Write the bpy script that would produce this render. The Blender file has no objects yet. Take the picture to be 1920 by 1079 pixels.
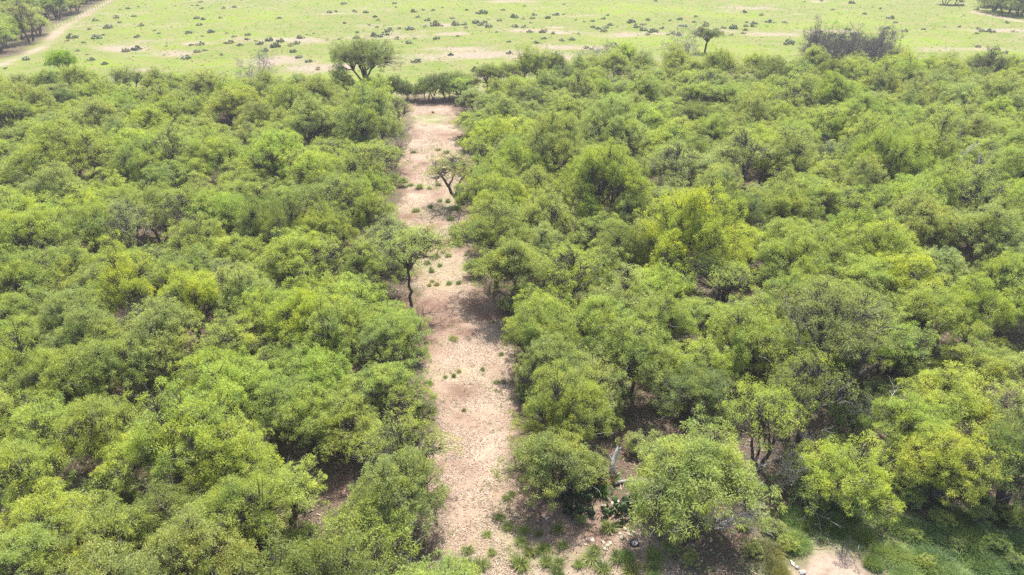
import bpy, math, random
import numpy as np
from math import radians, sin, cos, tan, pi

# ------------------------------------------------------------------ camera, sky, sun, exposure
F_PX, CAM_H, PITCH = 1400.0, 26.0, radians(27.86)
SUN_EL, SUN_AZ = radians(61), radians(11)          # azimuth measured from +Y towards +X
sc = bpy.context.scene
cam_d = bpy.data.cameras.new("camera"); cam = bpy.data.objects.new("camera", cam_d)
sc.collection.objects.link(cam); sc.camera = cam
cam_d.sensor_width = 36.0; cam_d.lens = 36.0 * F_PX / 1920.0
cam_d.clip_start = 0.5; cam_d.clip_end = 3000
cam.location = (0, 0, CAM_H); cam.rotation_euler = (pi / 2 - PITCH, 0, 0)
w = bpy.data.worlds.new("World"); sc.world = w; w.use_nodes = True
nt = w.node_tree; nt.nodes.clear()
sky = nt.nodes.new("ShaderNodeTexSky"); sky.sky_type = 'NISHITA'; sky.sun_disc = False
sky.sun_elevation = SUN_EL; sky.sun_rotation = SUN_AZ; sky.air_density = 1.0; sky.dust_density = 2.5
bg = nt.nodes.new("ShaderNodeBackground"); bg.inputs[1].default_value = 0.15
out = nt.nodes.new("ShaderNodeOutputWorld")
nt.links.new(sky.outputs[0], bg.inputs[0]); nt.links.new(bg.outputs[0], out.inputs[0])
sl = bpy.data.lights.new("sun", 'SUN'); sl.energy = 5.0; sl.angle = radians(0.6); sl.color = (1.0, 0.965, 0.90)
sun = bpy.data.objects.new("sun", sl); sc.collection.objects.link(sun)
sun.rotation_euler = (-(pi / 2 - SUN_EL), 0, -SUN_AZ)
sun.rotation_mode = 'XYZ'
sun.location = (0, 60, 120)
sc.view_settings.view_transform = 'Standard'; sc.view_settings.look = 'None'
sc.view_settings.exposure = 0.80; sc.view_settings.gamma = 1.0
sc.cycles.max_bounces = 6; sc.cycles.diffuse_bounces = 3; sc.cycles.transmission_bounces = 4
sc.cycles.use_denoising = False

# ------------------------------------------------------------------ helpers
C = sc.collection
rng = np.random.default_rng(7)
random.seed(7)

def terrain(x, y):
    x = np.asarray(x, float); y = np.asarray(y, float)
    return 0.16 * np.sin(x * 0.11 + 1.3) * np.sin(y * 0.085 + 0.4) + 0.07 * np.sin(x * 0.31 + y * 0.27)

def at(px, py, z=0.0):
    """where the camera ray through a pixel of the 1920 x 1079 photograph meets height z"""
    u = (px - 960.0) / F_PX; v = (539.5 - py) / F_PX
    dy = cos(PITCH) + v * sin(PITCH); dz = -sin(PITCH) + v * cos(PITCH)
    t = (z - CAM_H) / dz
    return u * t, dy * t

def topix(x, y, z=0.0):
    ry, rz = y, z - CAM_H
    d = ry * cos(PITCH) - rz * sin(PITCH); v = ry * sin(PITCH) + rz * cos(PITCH)
    return 960 + F_PX * x / d, 539.5 - F_PX * v / d, F_PX / d

def inpoly(x, y, poly):
    x = np.asarray(x); y = np.asarray(y); r = np.zeros(x.shape, bool)
    n = len(poly); j = n - 1
    for i in range(n):
        xi, yi = poly[i]; xj, yj = poly[j]
        c = ((yi > y) != (yj > y)) & (x < (xj - xi) * (y - yi) / (yj - yi + 1e-12) + xi)
        r ^= c; j = i
    return r

def polydist(x, y, pts, closed=True):
    x = np.asarray(x, float); y = np.asarray(y, float); d = np.full(x.shape, 1e9)
    n = len(pts)
    for i in range(n if closed else n - 1):
        ax, ay = pts[i]; bx, by = pts[(i + 1) % n]
        L = (bx - ax) ** 2 + (by - ay) ** 2 + 1e-12
        t = np.clip(((x - ax) * (bx - ax) + (y - ay) * (by - ay)) / L, 0, 1)
        d = np.minimum(d, np.hypot(x - ax - t * (bx - ax), y - ay - t * (by - ay)))
    return d

def sdist(x, y, poly):
    d = polydist(x, y, poly)
    return np.where(inpoly(x, y, poly), -d, d)

_perm = np.random.default_rng(3).random((256, 256))
def vnoise(x, y, s):
    x = np.asarray(x) * s + 91.3; y = np.asarray(y) * s + 37.7
    xi = np.floor(x).astype(int); yi = np.floor(y).astype(int); fx = x - xi; fy = y - yi
    fx = fx * fx * (3 - 2 * fx); fy = fy * fy * (3 - 2 * fy)
    g = lambda a, b: _perm[a % 256, b % 256]
    return (g(xi, yi) * (1 - fx) + g(xi + 1, yi) * fx) * (1 - fy) + (g(xi, yi + 1) * (1 - fx) + g(xi + 1, yi + 1) * fx) * fy
def fbm(x, y, s, o=4):
    r = 0; a = 0.5; t = 0
    for k in range(o):
        r = r + a * vnoise(x + 17 * k, y - 11 * k, s); t += a; a *= 0.55; s *= 2.1
    return r / t

def mesh(name, V, Fq, mats, smooth=False, midx=None, attr=None):
    """numpy verts (n,3) and faces (m,k) -> mesh"""
    me = bpy.data.meshes.new(name)
    V = np.ascontiguousarray(V, np.float32); Fq = np.ascontiguousarray(Fq, np.int32)
    m, k = Fq.shape
    me.vertices.add(len(V)); me.vertices.foreach_set("co", V.ravel())
    me.loops.add(m * k); me.loops.foreach_set("vertex_index", Fq.ravel())
    me.polygons.add(m); me.polygons.foreach_set("loop_start", np.arange(0, m * k, k, dtype=np.int32))
    me.polygons.foreach_set("loop_total", np.full(m, k, np.int32))
    for mt in mats: me.materials.append(mt)
    if midx is not None: me.polygons.foreach_set("material_index", np.ascontiguousarray(midx, np.int32))
    if smooth: me.polygons.foreach_set("use_smooth", np.ones(m, bool))
    if attr is not None:
        for an, data in attr.items():
            a = me.attributes.new(an, 'FLOAT', 'POINT'); a.data.foreach_set("value", np.ascontiguousarray(data, np.float32))
    me.update(calc_edges=True)
    return me

def obj(name, me, parent=None, loc=(0, 0, 0), rz=0.0):
    o = bpy.data.objects.new(name, me); C.objects.link(o)
    o.location = loc; o.rotation_euler = (0, 0, rz)
    if parent: o.parent = parent
    return o

def tag(o, label=None, cat=None, group=None, kind=None):
    if label: o['label'] = label
    if cat: o['category'] = cat
    if group: o['group'] = group
    if kind: o['kind'] = kind
    return o

def copy_tree(root):
    r = root.copy(); C.objects.link(r)
    for ch in list(root.children):
        c = ch.copy(); C.objects.link(c); c.parent = r
    return r

# ------------------------------------------------------------------ materials
def new_mat(name):
    m = bpy.data.materials.new(name); m.use_nodes = True
    n = m.node_tree; n.nodes.clear()
    o = n.nodes.new("ShaderNodeOutputMaterial")
    return m, n, o

def node(n, t, **kw):
    x = n.nodes.new(t)
    for k, v in kw.items(): setattr(x, k, v)
    return x

def ramp(n, src, stops):
    r = n.nodes.new("ShaderNodeValToRGB"); e = r.color_ramp.elements
    while len(e) < len(stops): e.new(0.5)
    for i, (p, c) in enumerate(stops):
        e[i].position = p; e[i].color = (c[0], c[1], c[2], 1) if hasattr(c, '__len__') else (c, c, c, 1)
    n.links.new(src, r.inputs[0]); return r.outputs[0]

def mixc(n, f, a, b, mode='MIX'):
    x = n.nodes.new("ShaderNodeMix"); x.data_type = 'RGBA'; x.blend_type = mode
    def s(i, v):
        if hasattr(v, 'links'): n.links.new(v, x.inputs[i])
        else: x.inputs[i].default_value = v if not hasattr(v, '__len__') or len(v) == 4 else (*v, 1)
    s(0, f); s(6, a); s(7, b)
    return x.outputs[2]

def noise(n, vec, scale, detail=4, rough=0.6, dist=0.0):
    x = n.nodes.new("ShaderNodeTexNoise"); x.inputs['Scale'].default_value = scale
    x.inputs['Detail'].default_value = detail; x.inputs['Roughness'].default_value = rough
    x.inputs['Distortion'].default_value = dist
    n.links.new(vec, x.inputs['Vector']); return x.outputs[0]

def leaf_mat(name, trans=0.42, fixed=None, rough=0.55):
    """diffuse + translucent leaf, tinted by the colour of the object that carries it"""
    m, n, o = new_mat(name)
    at1 = node(n, "ShaderNodeAttribute", attribute_name="v")
    if fixed is None:
        oi = node(n, "ShaderNodeObjectInfo"); base = oi.outputs['Color']
    else:
        rgb = node(n, "ShaderNodeRGB"); rgb.outputs[0].default_value = (*fixed, 1); base = rgb.outputs[0]
    young = mixc(n, 1.0, base, (1.20, 1.10, 0.82, 1), 'MULTIPLY')
    old = mixc(n, 1.0, base, (0.68, 0.76, 0.84, 1), 'MULTIPLY')
    col = mixc(n, at1.outputs['Fac'], old, young)
    geo = node(n, "ShaderNodeNewGeometry"); nz = noise(n, geo.outputs['Position'], 0.55, 3, 0.6)      # sprays of newer and drier growth within a crown
    col = mixc(n, ramp(n, nz, [(0.50, 0), (0.66, 0.75)]), col, mixc(n, 1.0, col, (1.22, 1.10, 0.70, 1), 'MULTIPLY'))
    col = mixc(n, ramp(n, nz, [(0.34, 0.8), (0.48, 0)]), col, mixc(n, 1.0, col, (0.72, 0.78, 0.95, 1), 'MULTIPLY'))
    b = node(n, "ShaderNodeBsdfPrincipled"); b.inputs['Roughness'].default_value = rough
    b.inputs['Specular IOR Level'].default_value = 0.35
    n.links.new(col, b.inputs['Base Color'])
    t = node(n, "ShaderNodeBsdfTranslucent")
    tc = mixc(n, 1.0, col, (1.22, 1.22, 0.65, 1), 'MULTIPLY'); n.links.new(tc, t.inputs[0])
    mx = node(n, "ShaderNodeMixShader"); mx.inputs[0].default_value = trans
    n.links.new(b.outputs[0], mx.inputs[1]); n.links.new(t.outputs[0], mx.inputs[2]); n.links.new(mx.outputs[0], o.inputs[0])
    return m

def bark_mat(name, c1, c2, rough=0.9):
    m, n, o = new_mat(name)
    g = node(n, "ShaderNodeTexCoord")
    mp = node(n, "ShaderNodeMapping"); mp.inputs['Scale'].default_value = (1, 1, 0.25); n.links.new(g.outputs['Object'], mp.inputs[0])
    f = noise(n, mp.outputs[0], 14, 5, 0.65)
    c = ramp(n, f, [(0.35, c1), (0.65, c2)])
    b = node(n, "ShaderNodeBsdfPrincipled"); b.inputs['Roughness'].default_value = rough
    b.inputs['Specular IOR Level'].default_value = 0.2
    n.links.new(c, b.inputs['Base Color'])
    bp = node(n, "ShaderNodeBump"); bp.inputs['Strength'].default_value = 0.6; bp.inputs['Distance'].default_value = 0.02
    n.links.new(f, bp.inputs['Height']); n.links.new(bp.outputs[0], b.inputs['Normal']); n.links.new(b.outputs[0], o.inputs[0])
    return m

M_LEAF = leaf_mat("feathery_leaf", 0.40)
M_BROAD = leaf_mat("broad_leaf", 0.30, rough=0.45)
M_GRASS = leaf_mat("grass_blade", 0.40)
M_PAD = leaf_mat("cactus_pad", 0.0, rough=0.6)
M_BARK = bark_mat("dark_bark", (0.045, 0.036, 0.030), (0.13, 0.11, 0.095))
M_GREYBARK = bark_mat("grey_bark", (0.12, 0.108, 0.092), (0.26, 0.236, 0.205))
M_TWIG = bark_mat("dead_twig", (0.20, 0.175, 0.16), (0.42, 0.385, 0.36))
M_WHITE = bark_mat("bleached_wood", (0.40, 0.37, 0.34), (0.68, 0.65, 0.61))

TINT = {'Y': (0.445, 0.540, 0.108), 'L': (0.415, 0.520, 0.122), 'G': (0.385, 0.475, 0.132),
        'S': (0.420, 0.490, 0.190), 'O': (0.370, 0.430, 0.155), 'D': (0.230, 0.295, 0.090)}
TWORD = {'Y': 'yellow-green', 'L': 'lime-green', 'G': 'mid-green', 'S': 'pale sage-green', 'O': 'olive-green', 'D': 'dark green'}

# ------------------------------------------------------------------ tubes, leaves and trees
def tubes(P, R, k=5):
    """P (T,n,3) polylines, R (T,n) radii -> verts, quads"""
    P = np.asarray(P, float); R = np.asarray(R, float); T, n, _ = P.shape
    tg = np.gradient(P, axis=1); tg /= np.linalg.norm(tg, axis=2, keepdims=True) + 1e-9
    mean = tg.mean(1, keepdims=True)
    ref = np.where(np.abs(mean[..., 2:3]) > 0.8, np.array([1.0, 0, 0]), np.array([0, 0, 1.0]))
    a = np.cross(tg, np.broadcast_to(ref, tg.shape)); a /= np.linalg.norm(a, axis=2, keepdims=True) + 1e-9
    b = np.cross(tg, a)
    th = np.arange(k) * 2 * pi / k
    V = P[:, :, None, :] + R[:, :, None, None] * (np.cos(th)[None, None, :, None] * a[:, :, None, :] + np.sin(th)[None, None, :, None] * b[:, :, None, :])
    base = (np.arange(T) * n * k)[:, None, None]
    i = np.arange(n - 1)[None, :, None] * k; j = np.arange(k)[None, None, :]; j2 = (j + 1) % k
    Fq = np.stack([base + i + j, base + i + j2, base + i + k + j2, base + i + k + j], -1).reshape(-1, 4)
    return V.reshape(-1, 3), Fq

class Wood:
    def __init__(s): s.V = []; s.F = []; s.M = []; s.n = 0
    def add(s, P, R, k=5, m=0):
        V, Fq = tubes(P, R, k); s.V.append(V); s.F.append(Fq + s.n); s.M.append(np.full(len(Fq), m)); s.n += len(V)
    def mesh(s, name, mats):
        return mesh(name, np.concatenate(s.V), np.concatenate(s.F), mats, True, np.concatenate(s.M))

def curve(r, a, b, n, wob, sag=0.0):
    """wobbly polyline from a to b"""
    a = np.asarray(a, float); b = np.asarray(b, float); t = np.linspace(0, 1, n)[:, None]
    L = np.linalg.norm(b - a); w = r.normal(0, 1, (n, 3)) * wob * L
    w = (w + np.roll(w, 1, 0)) / 2; env = np.sin(t * pi)
    P = a + (b - a) * t + w * env
    P[:, 2] += (np.sin(t * pi) * sag * L)[:, 0]
    return P

def unit(v): return v / (np.linalg.norm(v, axis=-1, keepdims=True) + 1e-9)

def sprays(r, centers, dirs, per, crad, ln, wd, droop=0.35, cv=None):
    """feathery rhombic leaf sprays around clump centres: verts, quads, per-vertex v"""
    T = len(centers); N = T * per
    c = np.repeat(centers, per, 0); d = np.repeat(dirs, per, 0)
    o = unit(r.normal(0, 1, (N, 3)) + d * 1.15)
    rad = crad * (0.25 + 0.75 * r.random((N, 1)) ** 0.6)
    p = c + o * rad * np.array([1, 1, 0.75])
    ax = unit(o + r.normal(0, 0.55, (N, 3)) - np.array([0, 0, droop]))
    sd = unit(np.cross(ax, unit(r.normal(0, 0.75, (N, 3)) + np.array([0, 0, 1.0]))))
    l = ln * (0.6 + 0.8 * r.random((N, 1))); wv = wd * (0.6 + 0.8 * r.random((N, 1)))
    v0 = p; v1 = p + ax * l * 0.5 + sd * wv * 0.5; v2 = p + ax * l + np.array([0, 0, -1]) * l * 0.15; v3 = p + ax * l * 0.5 - sd * wv * 0.5
    V = np.stack([v0, v1, v2, v3], 1).reshape(-1, 3)
    Fq = np.arange(4 * N).reshape(N, 4)
    if cv is None: cv = r.random(T)
    v = np.clip(np.repeat(cv, per) * 0.6 + r.random(N) * 0.4, 0, 1)
    return V, Fq, np.repeat(v, 4)

def make_tree(seed, R, H, nl=9, cpl=20, per=85, trunks=2, fork=0.30, ln=0.19, wd=0.036, crad=0.30, lobe=0.40,
              low=0.35, twigs=60, path=None, bare=0.0, topflat=0.6, tr=0.11, off=(0, 0)):
    r = np.random.default_rng(seed); W = Wood(); cpl = int(cpl * 1.9); per = int(per * 0.74); ln *= 0.78; wd *= 0.74
    ell = r.uniform(0.9, 1.18); rot = r.random() * 3.14
    # lobes of the crown
    L = []; phase = r.random() * 6.28
    for i in range(nl):
        q = math.sqrt((i + 0.35) / nl); ang = phase + i * 2.39996 + r.normal(0, 0.25)
        hr = q * (R - lobe * R * 0.75) * (0.85 + 0.3 * r.random())
        dome = math.sqrt(max(0.0, 1 - (hr / R) ** 2))
        z = H * (low + (1 - low) * dome ** 1.3 * (0.72 + 0.3 * r.random())) - lobe * R * topflat * 0.8
        lx, ly = hr * cos(ang) * ell, hr * sin(ang) / ell
        L.append((lx * cos(rot) - ly * sin(rot), lx * sin(rot) + ly * cos(rot), max(z * r.uniform(.88, 1.06), H * low * 0.9)))
    L = np.array(L); L[:, :2] += np.array(off); LR = lobe * R * (0.62 + 0.72 * r.random(nl))
    # trunks
    if path is not None:
        forks = []
        for pth, r0, r1 in path:
            pth = np.array(pth, float); n = 10; t = np.linspace(0, 1, n); s = np.linspace(0, 1, len(pth))
            P = np.stack([np.interp(t, s, pth[:, k]) for k in range(3)], 1); P[1:-1] += r.normal(0, 0.04, (n - 2, 3))
            W.add([P], [np.linspace(r0, r1, n)], 8); forks.append(P[-1])
        forks = np.array(forks); fr = [p[2] for p in path]
    else:
        forks = []; fr = []
        for i in range(trunks):
            a = r.random() * 6.28 + i * 6.28 / trunks
            off = 0.10 * R * (trunks > 1); sp = R * (0.10 + 0.22 * r.random()) * (1 if trunks > 1 else 0.5)
            b = np.array([cos(a) * off, sin(a) * off, -0.25]); f = np.array([cos(a) * (off + sp), sin(a) * (off + sp), H * fork * (0.8 + 0.5 * r.random())])
            P = curve(r, b, f, 7, 0.05); rr = tr * (0.8 + 0.5 * r.random())
            W.add([P], [np.linspace(rr * 1.35, rr * 0.8, 7)], 8); forks.append(P[-1]); fr.append(rr * 0.8)
        forks = np.array(forks)
    cs = []; ds = []; tw = []; twr = []
    for i in range(nl):
        j = int(np.argmin(np.linalg.norm(forks[:, :2] - L[i, :2] * 0.6, axis=1) + r.random(len(forks)) * 0.3))
        tip = L[i] + np.array([0, 0, LR[i] * 0.15])
        P = curve(r, forks[j], tip, 8, 0.06, 0.10)
        W.add([P], [np.linspace(fr[j] * 0.78, 0.028, 8)], 6)
        u = unit(r.normal(0, 1, (cpl * 3, 3)) + np.array([0, 0, 0.35])); u = u[u[:, 2] > -0.45][:cpl]
        cc = L[i] + u * LR[i] * np.array([1, 1, topflat]) * (0.55 + 0.62 * r.random((len(u), 1)) + 0.30 * (r.random((len(u), 1)) < 0.10))
        keep = r.random(len(u)) > bare
        # secondary branches to the clumps
        k0 = r.integers(3, 8, len(u)); S = P[k0]
        mid = (S + cc) / 2 + r.normal(0, 0.10, (len(u), 3)) + np.array([0, 0, 0.08])
        tw.append(np.stack([S, mid, cc], 1)); rr = 0.020 + 0.012 * r.random(len(u))
        twr.append(np.stack([rr, rr * 0.7, rr * 0.3], 1))
        cs.append(cc[keep]); ds.append(unit(u[keep] + np.array([0, 0, 0.25])))
    W.add(np.concatenate(tw), np.concatenate(twr), 4)
    cs = np.concatenate(cs); ds = np.concatenate(ds)
    if twigs:                                            # dead grey twigs under and through the crown
        i = r.integers(0, len(cs), twigs); a = cs[i] * np.array([0.75, 0.75, 0.8]); b = cs[i] + r.normal(0, 0.35, (twigs, 3)) - np.array([0, 0, 0.25])
        m = (a + b) / 2 + r.normal(0, 0.12, (twigs, 3)); rr = 0.012 + 0.013 * r.random(twigs)
        W.add(np.stack([a, m, b], 1), np.stack([rr, rr * .8, rr * .4], 1), 3, 1)
    cv = np.clip(0.25 + 0.5 * r.random(len(cs)) + 0.25 * r.random(), 0, 1)
    V, Fq, v = sprays(r, cs, ds, per, crad, ln, wd, cv=cv)
    return W, V, Fq, v

def tree_pair(name, leafm, mats=None, **kw):
    W, V, Fq, v = make_tree(**kw)
    return (W.mesh(name + "_trunk", mats or [M_BARK, M_TWIG]), mesh(name + "_crown", V, Fq, [leafm], False, None, {"v": v}))

def place_tree(name, pair, x, y, s=1.0, rz=0.0, tint='G', sz=None, jit=0.08, label_free=True):
    e = bpy.data.objects.new(name, None); C.objects.link(e)
    e.empty_display_size = 0.3
    e.location = (x, y, float(terrain(x, y)) - 0.02); e.rotation_euler = (0, 0, rz); q = random.uniform(.9, 1.1) if label_free else 1.0; e.scale = (s * q, s / q, sz or s)
    t = obj('trunk', pair[0], e); c = obj('crown', pair[1], e)
    b = np.array(TINT[tint]) if isinstance(tint, str) else np.array(tint)
    h = random.uniform(-jit, jit) * .6; l = 1 + random.uniform(-jit, jit)
    c.color = (float(b[0] * l * (1 + h)), float(b[1] * l), float(b[2] * l * (1 - h)), 1)
    return e

ORD = ['first', 'second', 'third', 'fourth', 'fifth', 'sixth', 'seventh', 'eighth', 'ninth', 'tenth', 'eleventh', 'twelfth', 'thirteenth',
       'fourteenth', 'fifteenth', 'sixteenth', 'seventeenth', 'eighteenth', 'nineteenth', 'twentieth']
def ordn(i):
    if i < 20: return ORD[i]
    if i >= 99: return 'hundredth' if i == 99 else 'hundred-and-' + ordn(i - 100)
    tens = {2: 'twenty', 3: 'thirty', 4: 'forty', 5: 'fifty', 6: 'sixty', 7: 'seventy', 8: 'eighty', 9: 'ninety'}[(i + 1) // 10]
    if (i + 1) % 10 == 0: return {2: 'twentieth', 3: 'thirtieth', 4: 'fortieth', 5: 'fiftieth', 6: 'sixtieth', 7: 'seventieth', 8: 'eightieth', 9: 'ninetieth'}[(i + 1) // 10]
    return tens + '-' + ORD[(i + 1) % 10 - 1]

# ------------------------------------------------------------------ the lay of the land (from the photograph's ground lines)
LANE_L = [(758, 194), (766, 235), (752, 290), (742, 345), (746, 400), (765, 480), (776, 545), (776, 610), (788, 700), (798, 790), (800, 900), (812, 980), (836, 1079), (842, 1150)]
LANE_R = [(1010, 1150), (985, 1079), (978, 960), (985, 900), (975, 850), (985, 740), (960, 650), (958, 605), (925, 560), (900, 520), (893, 480), (878, 420), (874, 360), (866, 290), (858, 235), (852, 194)]
LANE = [at(*p) for p in LANE_L + LANE_R]
APRON = [at(*p) for p in [(960, 1160), (985, 1000), (980, 890), (1040, 930), (1130, 965), (1240, 1010), (1290, 1079), (1300, 1160)]]        # brown worked soil at the lane's mouth
CLEAR = [at(*p) for p in [(1380, 1160), (1440, 1085), (1485, 1062), (1530, 1030), (1585, 1028), (1625, 1048), (1655, 1079), (1690, 1160)]]                   # bare sand, lower right
GRASSY = [at(*p) for p in [(1380, 1160), (1440, 1000), (1500, 950), (1660, 930), (1740, 985), (1960, 980), (2000, 1160)]]
FOREST_EDGE = [(-400, 178), (0, 176), (250, 186), (450, 190), (640, 190), (700, 186), (860, 186), (960, 168), (1080, 150), (1200, 142), (1330, 134), (1450, 128), (1540, 132),
               (1680, 128), (1790, 138), (1860, 158), (1960, 172), (2300, 190)]
FE = sorted([at(*p) for p in FOREST_EDGE])
FEX = np.array([p[0] for p in FE]); FEY = np.array([p[1] for p in FE])
ROADL = [at(*p) for p in [(420, -70), (290, -35), (205, 2), (160, 27), (120, 50), (98, 68), (85, 85), (45, 104), (0, 124), (-120, 160)]]
WOODL = [at(*p) for p in [(205, -32), (200, -2), (150, 24), (95, 50), (88, 72), (50, 88), (48, 100), (0, 112), (-150, 130), (-500, 60), (-300, -30)]]
ROADR = [at(*p) for p in [(1830, 22), (1870, 30), (1920, 42), (2050, 66)]]

SOIL = [(225, 92, 55, 7, 1), (350, 83, 60, 5, .7), (262, 131, 28, 5, 1), (520, 115, 75, 9, .9), (590, 128, 50, 6, .9), (470, 75, 80, 5, .6), (560, 75, 60, 4, .8), (640, 128, 30, 7, 1),
        (770, 108, 70, 8, .7), (850, 92, 60, 5, .8), (890, 104, 70, 7, 1), (1000, 107, 85, 9, 1), (1060, 88, 50, 4, .9), (1120, 91, 45, 3, 1), (900, 142, 50, 6, 1), (960, 138, 40, 6, .9),
        (1062, 124, 42, 9, .9), (1090, 148, 40, 5, .9), (848, 64, 26, 2.5, 1.2), (1020, 60, 70, 4, .8), (1052, 63, 22, 2, 1.3), (1045, 52, 18, 1.5, 1.2), (720, 118, 40, 7, .7), (1190, 137, 35, 5, 1.1),
        (1410, 124, 65, 8, 1.2), (1350, 58, 60, 5, .6), (1440, 66, 60, 4, .7), (1830, 92, 60, 5, .9), (1905, 140, 60, 12, 1.2), (1800, 117, 50, 6, 1.1), (1860, 57, 60, 4, 1), (1400, 14, 50, 4, .6),
        (830, 47, 22, 2.5, 1.1), (1300, 70, 30, 4, .5), (1530, 4, 14, 2, 1.2), (960, 3, 60, 1.5, .8), (1180, 66, 60, 4, .7), (1230, 62, 60, 4, .7), (320, 102, 50, 5, .7), (1700, 125, 30, 4, 1.1),
        (700, 70, 90, 6, .5), (600, 25, 90, 4, .4), (1340, 22, 50, 3, .6), (1100, 30, 60, 2, .4), (1560, 60, 60, 4, .5)]
LUSH = [(60, 150, 130, 14, 1), (200, 120, 90, 10, .8), (380, 150, 120, 8, 1), (400, 118, 80, 6, 1), (240, 57, 40, 4, 1), (470, 30, 150, 10, .6), (640, 110, 60, 7, .8), (700, 155, 90, 14, 1), (600, 150, 50, 7, 1),
        (980, 128, 50, 5, 1), (900, 115, 40, 4, .6), (1100, 88, 50, 4, .7), (1220, 75, 90, 9, .9), (1240, 18, 120, 8, 1), (1480, 50, 90, 6, 1), (1600, 40, 120, 10, .7), (1700, 75, 120, 10, .9), (1370, 95, 90, 9, .8), (1350, 25, 90, 8, .8),
        (1800, 60, 80, 8, .7), (1560, 75, 70, 6, .6), (1880, 100, 70, 8, .8), (800, 10, 200, 6, .5), (315, 90, 30, 3, .8), (460, 107, 25, 3, 1.)]

def blobs(x, y, lst):
    r = np.zeros(np.shape(x))
    for (px, py, rx, ry, a) in lst:
        cx, cy = at(px, py); x1, _ = at(px + rx, py); _, y1 = at(px, py - ry)
        q = ((x - cx) / (abs(x1 - cx))) ** 2 + ((y - cy) / abs(y1 - cy)) ** 2
        r = np.maximum(r, a * np.exp(-q * 0.9))
    return r

def stain_shade_at(x, y):
    stain_shade = blobs(x, y, [(818, 600, 42, 28, 1), (800, 640, 30, 30, .7), (905, 572, 52, 16, .9), (1010, 930, 60, 40, 1), (1040, 980, 80, 40, .8), (760, 325, 22, 14, .8), (905, 468, 34, 10, .9), (805, 190, 50, 4, .9), (800, 196, 60, 5, .6), (880, 262, 20, 9, .6), (1090, 1000, 100, 60, .8), (640, 900, 40, 40, .6)])  # dark brown patches; the two thin ones at the hedge foot paint its shadow
    stain_shade = np.clip(stain_shade * (0.3 + 1.7 * fbm(x, y, 1.2)) + 0.9 * np.clip(fbm(x + 9, y, 0.45) - 0.53, 0, 1) * 4.5 * (sdist(x, y, LANE) < 1), 0, 1)
    return stain_shade

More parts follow.
